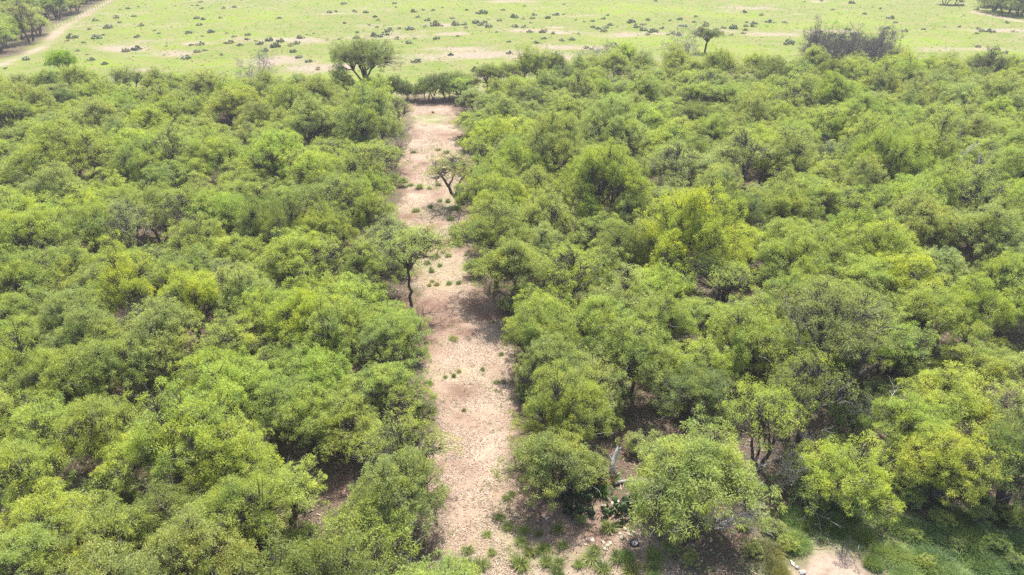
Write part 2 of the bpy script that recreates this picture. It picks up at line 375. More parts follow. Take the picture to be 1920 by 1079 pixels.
# ------------------------------------------------------------------ ground: one sheet to the horizon
def axis(lo, hi, step, far):
    c = np.arange(lo, hi + 1e-6, step); k = np.array([1, 2, 4, 8, 16, 32, 64, 128, 256, 500]) * 1.0; k = k[k < far]
    return np.concatenate([(lo - k)[::-1], c, hi + k])
def build_ground():
    X = np.concatenate([axis(-60, 60, 0.4, 10)[:0], np.arange(-150, -60, 1.0), np.arange(-60, 60, 0.4), np.arange(60, 150, 1.0)])
    X = np.concatenate([-np.array([1500, 900, 500, 300, 200]), X, [160, 200, 300, 500, 900, 1500]])
    Y = np.concatenate([[-800, -300, -100, -30, 0, 10], np.arange(16, 120, 0.4), np.arange(120, 260, 1.0), [270, 300, 360, 500, 800, 1400, 2200]])
    x, y = np.meshgrid(X, Y); x = x.ravel(); y = y.ravel()
    lane = sdist(x, y, LANE) + (fbm(x, y, 0.5) - 0.5) * 3.2 + 0.2
    ap = np.minimum(sdist(x, y, APRON), sdist(x, y, CLEAR)) + (fbm(x, y, 0.7) - 0.5) * 1.6
    fe = y - np.interp(x, FEX, FEY) + (fbm(x, y, 0.25) - 0.5) * 5
    rd = np.minimum(polydist(x, y, ROADL, False) - 0.7, polydist(x, y, ROADR, False) - 1.0) + (fbm(x, y, 0.35) - 0.5) * 3
    wood = sdist(x, y, WOODL)
    sm = lambda d, w: np.clip(0.5 - d / w, 0, 1)
    mulch = sm(lane, 0.9)
    field = sm(-fe, 2.0) * (1 - sm(wood, 2))
    n1 = fbm(x, y, 0.10, 5); n2 = fbm(x + 50, y + 20, 0.35, 4)
    soil = blobs(x, y, SOIL); lush = blobs(x, y, LUSH)
    bare = np.clip((soil * 1.1 - lush * 0.45 + (n1 - 0.5) * 1.3 + (n2 - 0.5) * 0.9 - 0.16) * 1.3, 0, 1) * field
    edge = np.exp(-((fe - 1.0) / 2.2) ** 2) * np.clip((n1 - 0.45) * 6, 0, 1) * field
    road = sm(rd, 1.6)
    bare = np.maximum(np.maximum(bare, edge * 0.9), road * field)
    sand = np.maximum(sm(ap, 1.0), road * (0.2 + 0.6 * n2))
    stain_shade = stain_shade_at(x, y)
    gl = blobs(x, y, [(805, 220, 36, 5, 1), (812, 228, 30, 5, .8), (820, 283, 30, 3, .5), (790, 349, 40, 4, .8), (810, 500, 50, 18, .45), (830, 530, 50, 10, .35), (850, 385, 30, 14, .6), (870, 440, 40, 14, .7), (870, 500, 20, 20, .5),
                       (850, 700, 90, 14, .25), (950, 1010, 60, 40, .35), (1000, 1050, 100, 25, .45), (900, 1050, 50, 20, .3), (795, 395, 40, 8, .5)])
    gl = np.maximum(gl, sm(sdist(x, y, GRASSY), 2) * 0.8 * (1 - sm(sdist(x, y, CLEAR), 1.0)))
    V = np.stack([x, y, terrain(x, y)], 1)
    nx, ny = len(X), len(Y)
    i, j = np.meshgrid(np.arange(nx - 1), np.arange(ny - 1)); b = (j * nx + i).ravel()
    Fq = np.stack([b, b + 1, b + nx + 1, b + nx], 1)
    # material
    m, n, o = new_mat("ground_soil_and_grass")
    g = node(n, "ShaderNodeNewGeometry"); pos = g.outputs['Position']
    A = {k: node(n, "ShaderNodeAttribute", attribute_name=k).outputs['Fac'] for k in ('mulch', 'field', 'bare', 'sand', 'stain_shade', 'green', 'lush')}
    nf = noise(n, pos, 15, 6, 0.75); nm = noise(n, pos, 1.6, 5, 0.65); nb = noise(n, pos, 0.28, 5, 0.6); nh = noise(n, pos, 26, 3, 0.8)
    vor = node(n, "ShaderNodeTexVoronoi"); vor.inputs['Scale'].default_value = 18; n.links.new(pos, vor.inputs['Vector'])
    litter = ramp(n, nf, [(0.32, (0.050, 0.036, 0.028)), (0.5, (0.125, 0.088, 0.065)), (0.66, (0.23, 0.175, 0.135))])
    litter = mixc(n, ramp(n, nm, [(0.5, 0), (0.62, 0.75)]), litter, (0.075, 0.105, 0.032))
    chip = mixc(n, ramp(n, nf, [(0.30, 0), (0.68, 1)]), (0.27, 0.185, 0.130), (0.47, 0.365, 0.275))
    chip = mixc(n, ramp(n, vor.outputs['Color'], [(0.62, 0), (0.8, 0.75)]), chip, (0.56, 0.45, 0.35))
    chip = mixc(n, ramp(n, nh, [(0.30, 0.6), (0.44, 0)]), chip, (0.20, 0.13, 0.09))
    chip = mixc(n, ramp(n, nb, [(0.40, 0.0), (0.64, 0.6)]), chip, (0.33, 0.225, 0.16))
    chip = mixc(n, ramp(n, nm, [(0.52, 0.0), (0.68, 0.5)]), chip, (0.30, 0.215, 0.155))
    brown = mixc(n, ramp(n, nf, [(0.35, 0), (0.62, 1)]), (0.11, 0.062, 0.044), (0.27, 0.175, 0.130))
    sandc = mixc(n, ramp(n, nf, [(0.35, 0), (0.65, 1)]), (0.31, 0.23, 0.175), (0.47, 0.37, 0.29))
    sandc = mixc(n, ramp(n, nm, [(0.5, 0), (0.62, 0.6)]), sandc, (0.25, 0.165, 0.12))
    gr1 = mixc(n, ramp(n, nm, [(0.38, 0), (0.64, 1)]), (0.225, 0.310, 0.080), (0.305, 0.375, 0.105))
    gr1 = mixc(n, A['lush'], gr1, (0.320, 0.450, 0.030))
    gr1 = mixc(n, ramp(n, nb, [(0.36, 0.0), (0.60, 0.75)]), gr1, (0.42, 0.365, 0.24))
    gr1 = mixc(n, 1.0, gr1, (0.55, 0.575, 0.34, 1), 'MULTIPLY')
    gr1 = mixc(n, ramp(n, nf, [(0.36, 0.55), (0.52, 0)]), gr1, (0.14, 0.18, 0.055))
    barec = mixc(n, ramp(n, nm, [(0.36, 0), (0.66, 1)]), (0.235, 0.19, 0.13), (0.35, 0.285, 0.21))
    barec = mixc(n, ramp(n, nb, [(0.5, 0), (0.65, 0.6)]), barec, (0.38, 0.275, 0.215))
    patch = node(n, "ShaderNodeMath", operation='MULTIPLY_ADD'); n.links.new(nm, patch.inputs[0]); patch.inputs[1].default_value = 0.8; patch.inputs[2].default_value = -0.40
    badd = node(n, "ShaderNodeMath", operation='ADD', use_clamp=True); n.links.new(A['bare'], badd.inputs[0]); n.links.new(patch.outputs[0], badd.inputs[1])
    fieldc = mixc(n, badd.outputs[0], gr1, barec)
    c = mixc(n, A['field'], litter, fieldc)
    c = mixc(n, A['sand'], c, sandc)
    c = mixc(n, A['mulch'], c, chip)
    c = mixc(n, A['stain_shade'], c, brown)  # brown patches, with the hedge's painted shadow at the lane end
    gm = node(n, "ShaderNodeMath", operation='MULTIPLY'); n.links.new(A['green'], gm.inputs[0]); n.links.new(ramp(n, nf, [(0.42, 0), (0.56, 1)]), gm.inputs[1])
    c = mixc(n, gm.outputs[0], c, (0.17, 0.27, 0.055))
    b = node(n, "ShaderNodeBsdfPrincipled"); b.inputs['Roughness'].default_value = 0.95; b.inputs['Specular IOR Level'].default_value = 0.1
    n.links.new(c, b.inputs['Base Color'])
    bp = node(n, "ShaderNodeBump"); bp.inputs['Strength'].default_value = 0.9; bp.inputs['Distance'].default_value = 0.05
    n.links.new(nf, bp.inputs['Height']); n.links.new(bp.outputs[0], b.inputs['Normal']); n.links.new(b.outputs[0], o.inputs[0])
    me = mesh("ground", V, Fq, [m], True, None, dict(mulch=mulch, field=field, bare=bare, sand=sand, stain_shade=stain_shade, green=np.clip(gl, 0, 1), lush=np.clip(lush * (0.5 + 1.2 * n2) + (fbm(x - 70, y + 90, 0.07) - 0.5) * 2.2, 0, 1)))
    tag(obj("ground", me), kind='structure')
build_ground()

# wood chips strewn over the lane, and dead leaves and sticks under the brush
def quads_flat(x, y, ln, wd, r, tilt=0.35, z0=0.03):
    n = len(x); a = r.random(n) * 6.283; ax = unit(np.stack([np.cos(a), np.sin(a), r.normal(0, tilt, n)], 1))
    sd = unit(np.cross(ax, unit(np.stack([r.normal(0, tilt, n), r.normal(0, tilt, n), np.ones(n)], 1))))
    p = np.stack([x, y, terrain(x, y) + z0 * (0.5 + r.random(n))], 1)
    l = (ln * (0.5 + r.random(n)))[:, None] / 2; w_ = (wd * (0.5 + r.random(n)))[:, None] / 2
    V = np.stack([p - ax * l - sd * w_, p + ax * l - sd * w_, p + ax * l + sd * w_, p - ax * l + sd * w_], 1).reshape(-1, 3)
    return V, np.arange(4 * n).reshape(n, 4)
def chip_mat(name, stops):
    m, n, o = new_mat(name)
    a = node(n, "ShaderNodeAttribute", attribute_name="v"); c = ramp(n, a.outputs['Fac'], stops)
    b = node(n, "ShaderNodeBsdfPrincipled"); b.inputs['Roughness'].default_value = 0.8; b.inputs['Specular IOR Level'].default_value = 0.25
    n.links.new(c, b.inputs['Base Color']); n.links.new(b.outputs[0], o.inputs[0]); return m
def build_chips():
    r = np.random.default_rng(21)
    xs = np.array([p[0] for p in LANE]); ys = np.array([p[1] for p in LANE])
    N = 300000; x = r.uniform(xs.min() - 1, xs.max() + 3, N); y = ys.min() + (ys.max() - ys.min()) * r.random(N) ** 1.7
    k = (sdist(x, y, LANE) + (fbm(x, y, 0.5) - 0.5) * 3.2 + 0.2 < 0.15); x, y = x[k], y[k]
    k = r.random(len(x)) < np.clip(1.05 - 0.95 * stain_shade_at(x, y) - 2.2 * np.clip(fbm(x + 31, y + 7, 0.8, 5) - 0.47, 0, 1) * 2, 0.08, 1); x, y = x[k], y[k]
    V, Fq = quads_flat(x, y, 0.075, 0.022, r)
    mt = chip_mat("wood_chip", [(0.0, (0.17, 0.11, 0.075)), (0.35, (0.35, 0.26, 0.19)), (0.85, (0.49, 0.385, 0.29)), (1.0, (0.64, 0.56, 0.45))])
    tag(obj("wood_chips", mesh("wood_chips", V, Fq, [mt], False, None, {"v": np.repeat(r.random(len(x)), 4)})), 'pale tan wood chips strewn over the cleared lane', 'wood chips', kind='stuff')
    N = 90000; x = r.uniform(-32, 34, N); y = r.uniform(19, 62, N); k = (sdist(x, y, LANE) > 0.2) & (np.abs(x) < y * 0.75 + 4) & (sdist(x, y, CLEAR) > 0); x, y = x[k], y[k]
    V, Fq = quads_flat(x, y, 0.16, 0.03, r, 0.5, 0.05)
    mt = chip_mat("dead_litter", [(0.0, (0.06, 0.035, 0.025)), (0.4, (0.20, 0.13, 0.09)), (0.8, (0.36, 0.26, 0.19)), (1.0, (0.60, 0.52, 0.44))])
    tag(obj("leaf_litter", mesh("leaf_litter", V, Fq, [mt], False, None, {"v": np.repeat(r.random(len(x)), 4)})), 'brown leaf litter and sticks under the brush', 'leaf litter', kind='stuff')
build_chips()

# short field herbs that roughen the pasture
def build_field_grass():
    r = np.random.default_rng(33); N = 12000
    y = r.uniform(95, 235, N); x = r.uniform(-1, 1, N) * (y * 0.75 + 6)
    fe = y - np.interp(x, FEX, FEY); k = (fe > 1.5) & (sdist(x, y, WOODL) > 0.5) & (polydist(x, y, ROADL, False) > 2.5)
    k &= (blobs(x, y, SOIL) + (fbm(x, y, 0.3) - 0.5) * 1.4 < 0.55); x, y = x[k], y[k]; n = len(x)
    a = r.random(n) * 6.283; s = 0.10 + 0.16 * r.random(n); h = (0.03 + 0.06 * r.random(n)); z = terrain(x, y)
    dx = np.cos(a) * s; dy = np.sin(a) * s
    V = np.stack([np.stack([x - dx, y - dy, z], 1), np.stack([x + dx, y + dy, z], 1), np.stack([x + dx * .7 + dy * .3, y + dy * .7, z + h], 1), np.stack([x - dx * .7 + dy * .3, y - dy * .7, z + h], 1)], 1).reshape(-1, 3)
    mt = chip_mat("field_herb", [(0.0, (0.14, 0.19, 0.05)), (0.5, (0.21, 0.28, 0.07)), (1.0, (0.29, 0.32, 0.13))])
    tag(obj("field_grass", mesh("field_grass", V, np.arange(4 * n).reshape(n, 4), [mt], False, None, {"v": np.repeat(r.random(n), 4)})), 'short tufty grass and herbs over the open field', 'grass', kind='stuff')
build_field_grass()

# ------------------------------------------------------------------ tree kinds
KINDS = []                                # feathery mesquites: (pair, R, H)
for i, (R, H, nl, trk, lb, lw) in enumerate([(3.0, 5.2, 15, 3, .34, .30), (3.0, 4.8, 18, 2, .31, .28), (3.0, 5.6, 14, 2, .36, .34), (3.0, 5.0, 17, 4, .32, .25),
                                             (3.0, 5.6, 15, 1, .35, .40), (3.0, 4.6, 14, 3, .36, .28), (3.0, 5.3, 19, 2, .29, .30), (3.0, 5.0, 13, 3, .38, .24), (3.0, 5.5, 16, 3, .33, .45), (3.0, 4.7, 12, 4, .36, .2), (3.0, 5.9, 17, 2, .30, .4), (3.0, 5.1, 20, 3, .28, .3)]):
    KINDS.append((tree_pair("mesquite%d" % i, M_LEAF, seed=100 + i, R=R, H=H, nl=nl, cpl=int(250 / nl), per=95, trunks=trk, lobe=lb, low=lw * .62, twigs=170, topflat=.95, bare=(.0, .12, .05, .25, .08, .18, 0, .1, .3, .05, .22, .1)[i]), R, H))
SAGE = []                                 # rounder grey-green acacias with tighter clumps
for i, (R, H, nl) in enumerate([(3.0, 4.9, 16), (3.0, 5.2, 19), (3.0, 4.6, 15)]):
    SAGE.append((tree_pair("acacia%d" % i, M_LEAF, seed=200 + i, R=R, H=H, nl=nl, cpl=16, per=95, trunks=3, lobe=.32, low=.15, twigs=110, crad=0.28, ln=0.14, wd=0.045, topflat=.85), R, H))
SPARSE = []
for i in range(2):
    SPARSE.append((tree_pair("sparse%d" % i, M_LEAF, seed=230 + i, R=3.0, H=5.6, nl=11, cpl=16, per=42, trunks=3, lobe=.36, low=.3, twigs=220, bare=0.15), 3.0, 5.6))
SHRUB = []
for i in range(3):
    SHRUB.append((tree_pair("shrub%d" % i, M_BROAD, seed=240 + i, R=1.3, H=1.7, nl=9, cpl=9, per=60, trunks=4, lobe=.45, low=.15, twigs=40, crad=0.22, ln=0.10, wd=0.05, tr=0.03, fork=.2), 1.3, 1.7))

BIGK = []
for i, nl in enumerate((26, 30, 24)):
    BIGK.append((tree_pair("big_mesquite%d" % i, M_LEAF, seed=150 + i, R=4.5, H=5.7, nl=nl, cpl=17, per=95, trunks=4, lobe=.26, low=.16, twigs=260, topflat=.85), 4.5, 5.7))
def crown_base(px, py, hgt):
    return at(px, py, hgt * 0.62)

SPOTS = [(*at(px, py), R) for px, py, R in [(683, 181, 3), (771, 575, 3.2), (873, 383, 2.6), (921, 537, 2.4), (985, 575, 1.6), (455, 255, 3.6), (1528, 765, 3.2), (1602, 131, 5.5), (1802, 362, 2.2), (296, 660, 2), (1370, 815, .7), (1205, 800, .8), (60, 388, .9), (145, 405, .5), (440, 288, .8), (1545, 800, .8), (640, 930, 1.2), (683, 205, 2.4), (728, 202, 1.2), (180, 400, .6), (1390, 390, .3), (1210, 330, .3), (1640, 790, .8), (470, 345, .5), (100, 700, .3), (985, 240, 1.2), (1552, 345, 1.4), (738, 318, 1.2), (1145, 880, 1.2), (1120, 930, 1)]]
TREES = []   # (x, y, R, H, tint, kindname)
LIST = """12 165 30 D;48 180 32 O;95 168 30 O;122 190 26 D;160 172 30 G;200 165 26 O;235 185 28 G;275 175 32 O;312 190 26 O;345 178 28 G;385 172 24 O;425 212 50 Y;448 178 26 O;487 190 26 D;530 190 36 O;592 185 38 O;642 192 30 O;700 200 24 G;745 208 24 O
15 225 34 G;60 215 34 G;100 240 30 S;135 205 30 G;180 225 40 S;230 215 28 G;275 232 32 L;315 215 26 G;360 258 38 G;250 270 44 Y;590 235 44 S;690 232 46 S;530 245 30 O;727 250 24 O;660 268 34 D
110 285 66 G;30 300 50 Y;205 290 36 Y;270 300 36 G;330 275 38 G;320 325 44 G;400 300 44 G;455 325 42 G;520 300 46 L;590 320 50 L;650 330 44 L;460 370 44 G;540 370 46 G;630 385 48 G;695 350 34 G;200 335 38 S;232 385 40 G;690 400 34 G
40 400 60 L;120 395 50 L;175 402 44 L;60 455 56 Y;110 455 50 Y;172 440 44 G;240 425 50 S;300 420 46 G;350 405 48 G;420 410 44 L;370 450 50 G;290 480 50 G;440 470 44 G;490 430 36 D;540 445 36 D;610 435 42 G;660 425 36 L;700 480 46 G;220 480 50 Y;560 490 60 L;625 500 44 Y;500 485 40 G
40 530 56 G;110 520 52 G;172 525 46 O;150 570 50 G;230 545 52 Y;275 530 40 S;312 560 50 O;370 570 50 Y;420 520 44 S;450 560 50 S;500 585 46 L;505 525 44 G;580 560 54 L;650 560 56 L;715 550 44 G;735 590 36 G;30 590 50 G;130 605 46 S;570 615 50 Y;640 630 56 G;700 640 50 L;745 650 34 G
70 640 62 Y;160 645 52 O;200 690 50 G;30 700 50 G;100 715 56 G;250 700 44 O;400 690 52 L;470 680 60 Y;540 665 50 G;600 700 56 L;660 705 54 G;720 720 46 G;560 760 60 G;640 775 50 G;330 720 46 O
60 790 70 L;40 880 70 G;60 960 70 Y;260 830 90 L;355 825 100 L;430 870 80 L;135 860 60 Y;180 790 60 G;490 790 60 Y;555 840 56 L;640 800 46 G;768 850 62 G;738 935 50 O;690 1020 78 Y;765 1045 46 Y;600 1050 70 Y;520 900 66 L;450 965 70 G;300 960 70 D;180 1000 70 G;100 1050 60 Y;380 1045 70 O;30 1050 50 G
1160 142 26 G;1080 160 28 G;1035 150 15 D;1225 138 28 G;1290 150 30 G;1340 148 30 G;1390 142 30 S;1440 145 24 D;1492 110 24 S;1692 112 28 Y;1740 112 34 L;1780 128 28 G;1640 150 26 S;1560 150 30 S;1510 152 28 G;1700 158 30 G;1760 162 32 S;1820 165 32 S;1872 175 32 S;1912 172 28 G
890 178 28 S;930 190 34 G;975 178 30 G;1010 192 32 G;888 215 32 G;945 220 30 S;1040 178 30 G;1060 208 34 G;1110 200 36 G;1160 190 34 G;1210 182 34 G;1260 187 34 G;1310 190 34 G;1360 187 32 G;1410 192 34 G;1460 187 36 G;1510 188 40 L;1560 185 40 L;1602 198 36 G;1650 188 36 S;1700 198 34 G;1750 202 36 S;1800 202 36 S;1850 208 36 S;1900 208 30 S
922 255 42 Y;975 238 36 Y;1005 255 34 G;1100 250 32 G;1150 245 52 S;1250 250 40 L;1240 212 36 L;1302 230 34 D;1335 252 34 G;1372 240 34 G;1420 245 36 G;1462 235 36 G;1500 228 40 G;1560 228 42 L;1620 222 44 G;1570 268 44 G;1640 252 46 G;1692 232 40 G;1702 268 40 G;1760 240 40 G;1802 225 36 S;1860 230 40 G;1902 250 36 G;1840 268 36 G
970 300 56 L;912 305 36 G;1040 292 52 S;1110 300 36 G;1130 350 66 L;1012 345 50 G;1195 305 38 D;1260 310 46 S;1320 310 44 S;1380 310 44 S;1430 290 40 Y;1480 300 44 S;1600 290 46 G;1670 305 60 L;1740 282 48 G;1792 290 44 L;1860 300 46 S;1900 335 44 G;1500 342 46 L
950 370 60 L;1010 412 46 S;1062 400 50 S;1130 412 52 G;1190 400 44 S;1250 370 50 S;1332 380 40 D;1382 400 44 D;1420 370 40 S;1300 440 70 Y;1368 450 60 Y;1412 445 50 Y;1230 472 46 L;1480 390 46 G;1530 372 46 G;1592 380 44 S;1650 372 50 L;1702 372 54 L;1760 365 46 G;1832 375 50 G;1890 385 44 G;1480 442 46 G;1540 440 50 G;1600 432 46 L;1650 470 56 Y;1720 430 50 S;1782 430 50 S;1850 442 56 S;1902 455 50 G
985 480 40 G;1020 452 40 S;1060 520 56 Y;1120 500 50 G;1160 542 60 S;1230 522 56 Y;1290 522 50 Y;1350 510 56 L;1420 522 54 L;1480 500 54 G;1550 510 56 L;1620 520 56 L;1690 512 54 Y;1760 502 50 S;1820 522 56 S;1890 540 50 G;1590 562 56 Y;1670 572 60 L;1740 562 46 Y;1500 572 54 G;1430 592 60 G;1370 580 60 L
1020 585 50 L;992 625 46 G;1080 582 52 Y;1130 612 50 G;1180 602 50 L;1240 602 46 G;1300 602 60 G;1310 665 60 L;1370 685 56 G;1250 655 44 O;1450 660 60 G;1520 622 56 O;1600 632 60 L;1680 622 60 L;1760 602 56 G;1820 592 50 L;1880 612 50 L;1850 662 50 G;1902 695 44 G;1040 670 40 O
1090 710 66 S;1060 780 56 G;1040 855 52 O;1180 722 46 G;1310 722 50 D;1315 865 122 G;1430 790 62 Y;1500 812 86 Y;1590 860 64 Y;1560 905 56 G;1805 725 96 Y;1862 770 70 Y;1725 785 56 L;1780 855 86 Y;1862 855 66 Y;1765 880 52 D;1850 885 50 D;1915 870 46 D;1692 850 44 G"""
for ln_ in LIST.split('\n'):
    for it in ln_.split(';'):
        a, b, c, t = it.split(); px, py, rp = float(a), float(b), float(c)
        if px > 860 and py < 170: py += 8
        H0 = 5.0
        x, y = crown_base(px, py, H0); _, _, s = topix(x, y, H0 * 0.62)
        R = min(max(rp * (1.38 if rp < 80 else 1.12) / s, 2.3), 4.9); H = min(max(R * 1.80, 4.6), 7.0)
        if y > 78: H *= 1 - 0.22 * min(1, (y - 78) / 20)
        x, y = crown_base(px, py, H)
        if any(math.hypot(q[0] - x, q[1] - y) < 0.47 * (q[2] + R) for q in TREES): continue
        if any(math.hypot(q[0] - x, q[1] - y) < 0.62 * (q[2] + R) for q in SPOTS): continue
        TREES.append([x, y, R, H, t])

# fill the thicket between the ones read off the photograph
def ok_site(x, y, m):
    if sdist(x, y, LANE) < m: return False
    if sdist(x, y, APRON) < 0.6 or sdist(x, y, CLEAR) < 1.0 or sdist(x, y, GRASSY) < 0.8: return False
    return y < np.interp(x, FEX, FEY) - 1.2
# keep stems off the lane
for t in TREES:
    for _ in range(30):
        if sdist(t[0], t[1], LANE) < (0.30 + 0.3 * ((t[0] * 7.3 + t[1] * 3.1) % 1)) * t[2]:
            cxl = np.interp(t[1], sorted([at(*p)[1] for p in LANE_L]), [q[0] for q in sorted([at(*p) for p in LANE_L], key=lambda q: q[1])])
            t[0] += 0.15 if t[0] > cxl + 2.4 else -0.15
fill = []
P = np.array([[t[0], t[1], t[2]] for t in TREES] + [list(q) for q in SPOTS])
rr = random.Random(5)
for _ in range(60000):
    y = rr.uniform(18, 118); x = rr.uniform(-1, 1) * (y * 0.74 + 5)
    R = rr.uniform(2.4, 3.2)
    if np.min(np.hypot(P[:, 0] - x, P[:, 1] - y) - 0.66 * (P[:, 2] + R)) < 0: continue
    if not ok_site(x, y, 0.6 * R): continue
    px, py, s = topix(x, y, 2.5)
    if px < -70 or px > 1990 or py > 1230 or (px > 900 and py > 915): continue
    if 575 < px < 700 and 850 < py < 985: continue                # the reddish opening left of the lane
    if 1170 < px < 1290 and 690 < py < 800: continue
    P = np.vstack([P, [x, y, R]]); fill.append([x, y, R, min(R * 1.8, 5.8), rr.choice('GGGLOSD')])
print("listed", len(TREES), "fill", len(fill))
TREES += fill

# ------------------------------------------------------------------ woods beyond the sandy road and at the field's far corner
FAR = []
for _ in range(9000):
    px = rr.uniform(-60, 215); py = rr.uniform(-14, 100); x, y = at(px, py)
    if sdist(x, y, WOODL) > -1.5: continue
    R = rr.uniform(2.8, 3.8)
    if any(math.hypot(a[0] - x, a[1] - y) < 0.72 * (a[2] + R) for a in FAR): continue
    FAR.append([x, y, R, R * 1.75, rr.choice('GGSLO'), 'L'])
for (px, py, rp, t) in [(1862, 20, 22, 'D'), (1885, 26, 24, 'D'), (1912, 30, 22, 'O'), (1900, 14, 22, 'O'), (1875, 10, 20, 'G'), (1935, 22, 24, 'D'), (1850, 12, 16, 'O'), (1772, 8, 14, 'O'), (1790, 8, 12, 'O'), (1925, 6, 20, 'G')]:
    x, y = at(px, py); s = topix(x, y)[2]; FAR.append([x, y, rp / s * 1.5, rp / s * 2.0, t, 'R'])

# plant them
def plant(T, far):
    made = []
    for i, t in enumerate(T):
        x, y, R, H, tint = t[:5]
        sage = tint in 'SO'
        pool = SAGE if sage and rr.random() < 0.75 else KINDS
        if rr.random() < 0.09: pool = SPARSE
        if R > 3.7: pool = BIGK
        pair, R0, H0 = rr.choice(pool)
        s = R / R0; e = place_tree('woodland_tree' if far else ('acacia_tree' if sage else 'mesquite_tree'), pair, x, y, s, rr.uniform(0, 6.28), tint, sz=H / H0 * rr.uniform(0.76, 1.26))
        made.append((e, t, sage))
    return made
made = plant(TREES, False)
def size_word(R): return 'small' if R < 2.1 else ('medium' if R < 2.9 else 'broad')
def lane_x(y):
    q = sorted([at(*p) for p in LANE_L], key=lambda q: q[1]); return float(np.interp(y, [a[1] for a in q], [a[0] for a in q])) + 2.2
rows = {}
for e, t, sage in made:
    side = 'left' if t[0] < lane_x(t[1]) else 'right'
    k = int((t[1] - 18) / 5.5); rows.setdefault((side, k), []).append((abs(t[0] - lane_x(t[1])), e, t, sage))
for side in ('left', 'right'):
    ks = sorted(k for s_, k in rows if s_ == side)
    for ri, k in enumerate(ks):
        for ci, (_, e, t, sage) in enumerate(sorted(rows[(side, k)], key=lambda q: q[0])):
            kind = 'round-crowned acacia' if sage else 'feathery mesquite'
            tag(e, '%s %s %s, %s out from the lane in the %s row, %s side' % (size_word(t[2]), TWORD[t[4]], kind, ordn(ci), ordn(ri), side), 'tree',
                ('acacias' if sage else 'mesquites') + ' in the thicket %s of the lane' % side)
mf = plant(FAR, True)
for side, nm in (('L', 'wood beyond the sandy road'), ('R', 'clump in the far corner of the field')):
    q = sorted([m for m in mf if m[1][5] == side], key=lambda m: -topix(m[1][0], m[1][1])[1])
    for ci, (e, t, sage) in enumerate(q):
        tag(e, '%s %s tree, %s nearest in the %s' % (size_word(t[2]), TWORD[t[4]], ordn(ci), nm), 'tree', 'trees of the ' + nm)

# ------------------------------------------------------------------ trees one can tell apart
def special(name, label, pair, px, py, tint, cat='tree', rz=0.0, s=1.0):
    x, y = at(px, py); e = place_tree(name, pair, x, y, s, rz, tint, jit=0.03, label_free=False); tag(e, label, cat); return e
p = tree_pair("lone_tree", M_LEAF, seed=301, R=5.6, H=8.6, nl=26, cpl=22, per=80, path=[([(0, 0, -.2), (0.1, 0, 1.2), (0.25, 0, 2.2)], .30, .2), ([(.1, 0, 1.7), (-.4, .1, 2.6), (-1.2, .2, 3.6)], .17, .11), ([(0.1, 0, 1.6), (.7, -.2, 2.9), (1.3, 0, 3.8)], .17, .12)], fork=.3, lobe=.26, low=.38, twigs=120, topflat=1.0)
special('mesquite_tree', 'tall lone wide-crowned tree with forked dark trunk behind the end of the lane', p, 683, 181, (0.27, 0.33, 0.11))
p = tree_pair("field_tree", M_LEAF, seed=302, R=2.9, H=4.7, nl=10, cpl=20, per=90, path=[([(0, 0, -.2), (0.05, 0, 1.3), (0.15, 0, 1.9)], .2, .16)], lobe=.40, low=.45, twigs=40)
special('mesquite_tree', 'small dark umbrella tree standing alone in the open field', p, 1322, 99, (0.20, 0.25, 0.10))
p = tree_pair("bright_bush", M_LEAF, seed=303, R=2.1, H=3.9, nl=14, cpl=24, per=100, trunks=4, fork=.2, lobe=.42, low=.12, twigs=20, topflat=.9)
special('willow_bush', 'bright lime-green bush on its own at the field edge near the sandy road', p, 121, 137, (0.30, 0.46, 0.05), 'bush')
p = tree_pair("lane_tree", M_LEAF, seed=304, R=3.1, H=6.6, nl=16, cpl=14, per=36, path=[([(0, 0, -.2), (0.02, 0, 1.6), (0, .05, 3.1)], .11, .09), ([(0, .05, 3.05), (-.5, 0, 3.6), (-1.1, 0, 4.4)], .085, .05), ([(0, .05, 3.05), (.45, 0, 3.7), (.8, .2, 4.3)], .11, .07), ([(.5, 0, 3.9), (1.3, 0, 4.1), (2.0, -.1, 4.1)], .06, .04)], lobe=.32, low=.60, twigs=90, topflat=.75, off=(.4, 0))
special('mesquite_tree', 'slender open-crowned tree with straight Y-forked trunk on the lane left edge', p, 771, 575, (0.44, 0.52, 0.17))
p = tree_pair("twisted_tree", M_LEAF, seed=305, R=2.9, H=4.9, nl=13, cpl=13, per=38, path=[([(0, 0, -.2), (-.5, 0, .55), (-1.2, 0, 1.0), (-1.55, 0, 1.9), (-1.9, 0, 2.6), (-2.5, 0, 3.3)], .20, .09), ([(-.9, 0, .85), (-.75, 0, 1.7), (-.3, .1, 2.5), (.2, .1, 3.2)], .14, .07), ([(-1.55, 0, 1.9), (-1.1, .1, 2.6), (-.9, 0, 3.4)], .09, .06)], lobe=.36, low=.5, twigs=120, bare=.1, off=(-1.3, 0))
special('mesquite_tree', 'twisted low-forking tree leaning over the right edge of the lane', p, 873, 383, (0.36, 0.42, 0.14))
p = tree_pair("edge_tree", M_LEAF, seed=306, R=2.9, H=6.6, nl=14, cpl=18, per=75, path=[([(0, 0, -.2), (.1, 0, 1.3), (.05, 0, 2.8)], .2, .13), ([(0, 0, .5), (.8, 0, 1.6), (1.6, 0, 2.6)], .14, .08)], lobe=.38, low=.42, twigs=160)
special('mesquite_tree', 'dark-trunked tree with V fork rising at the right lane edge above a leafy base', p, 930, 540, (0.34, 0.42, 0.12))
p = tree_pair("slim_tree", M_LEAF, seed=316, R=2.6, H=5.6, nl=13, cpl=18, per=75, path=[([(0, 0, -.2), (-.1, 0, 1.3), (.15, 0, 2.8)], .13, .08)], lobe=.36, low=.25, twigs=120, off=(.3, 0), topflat=.9)
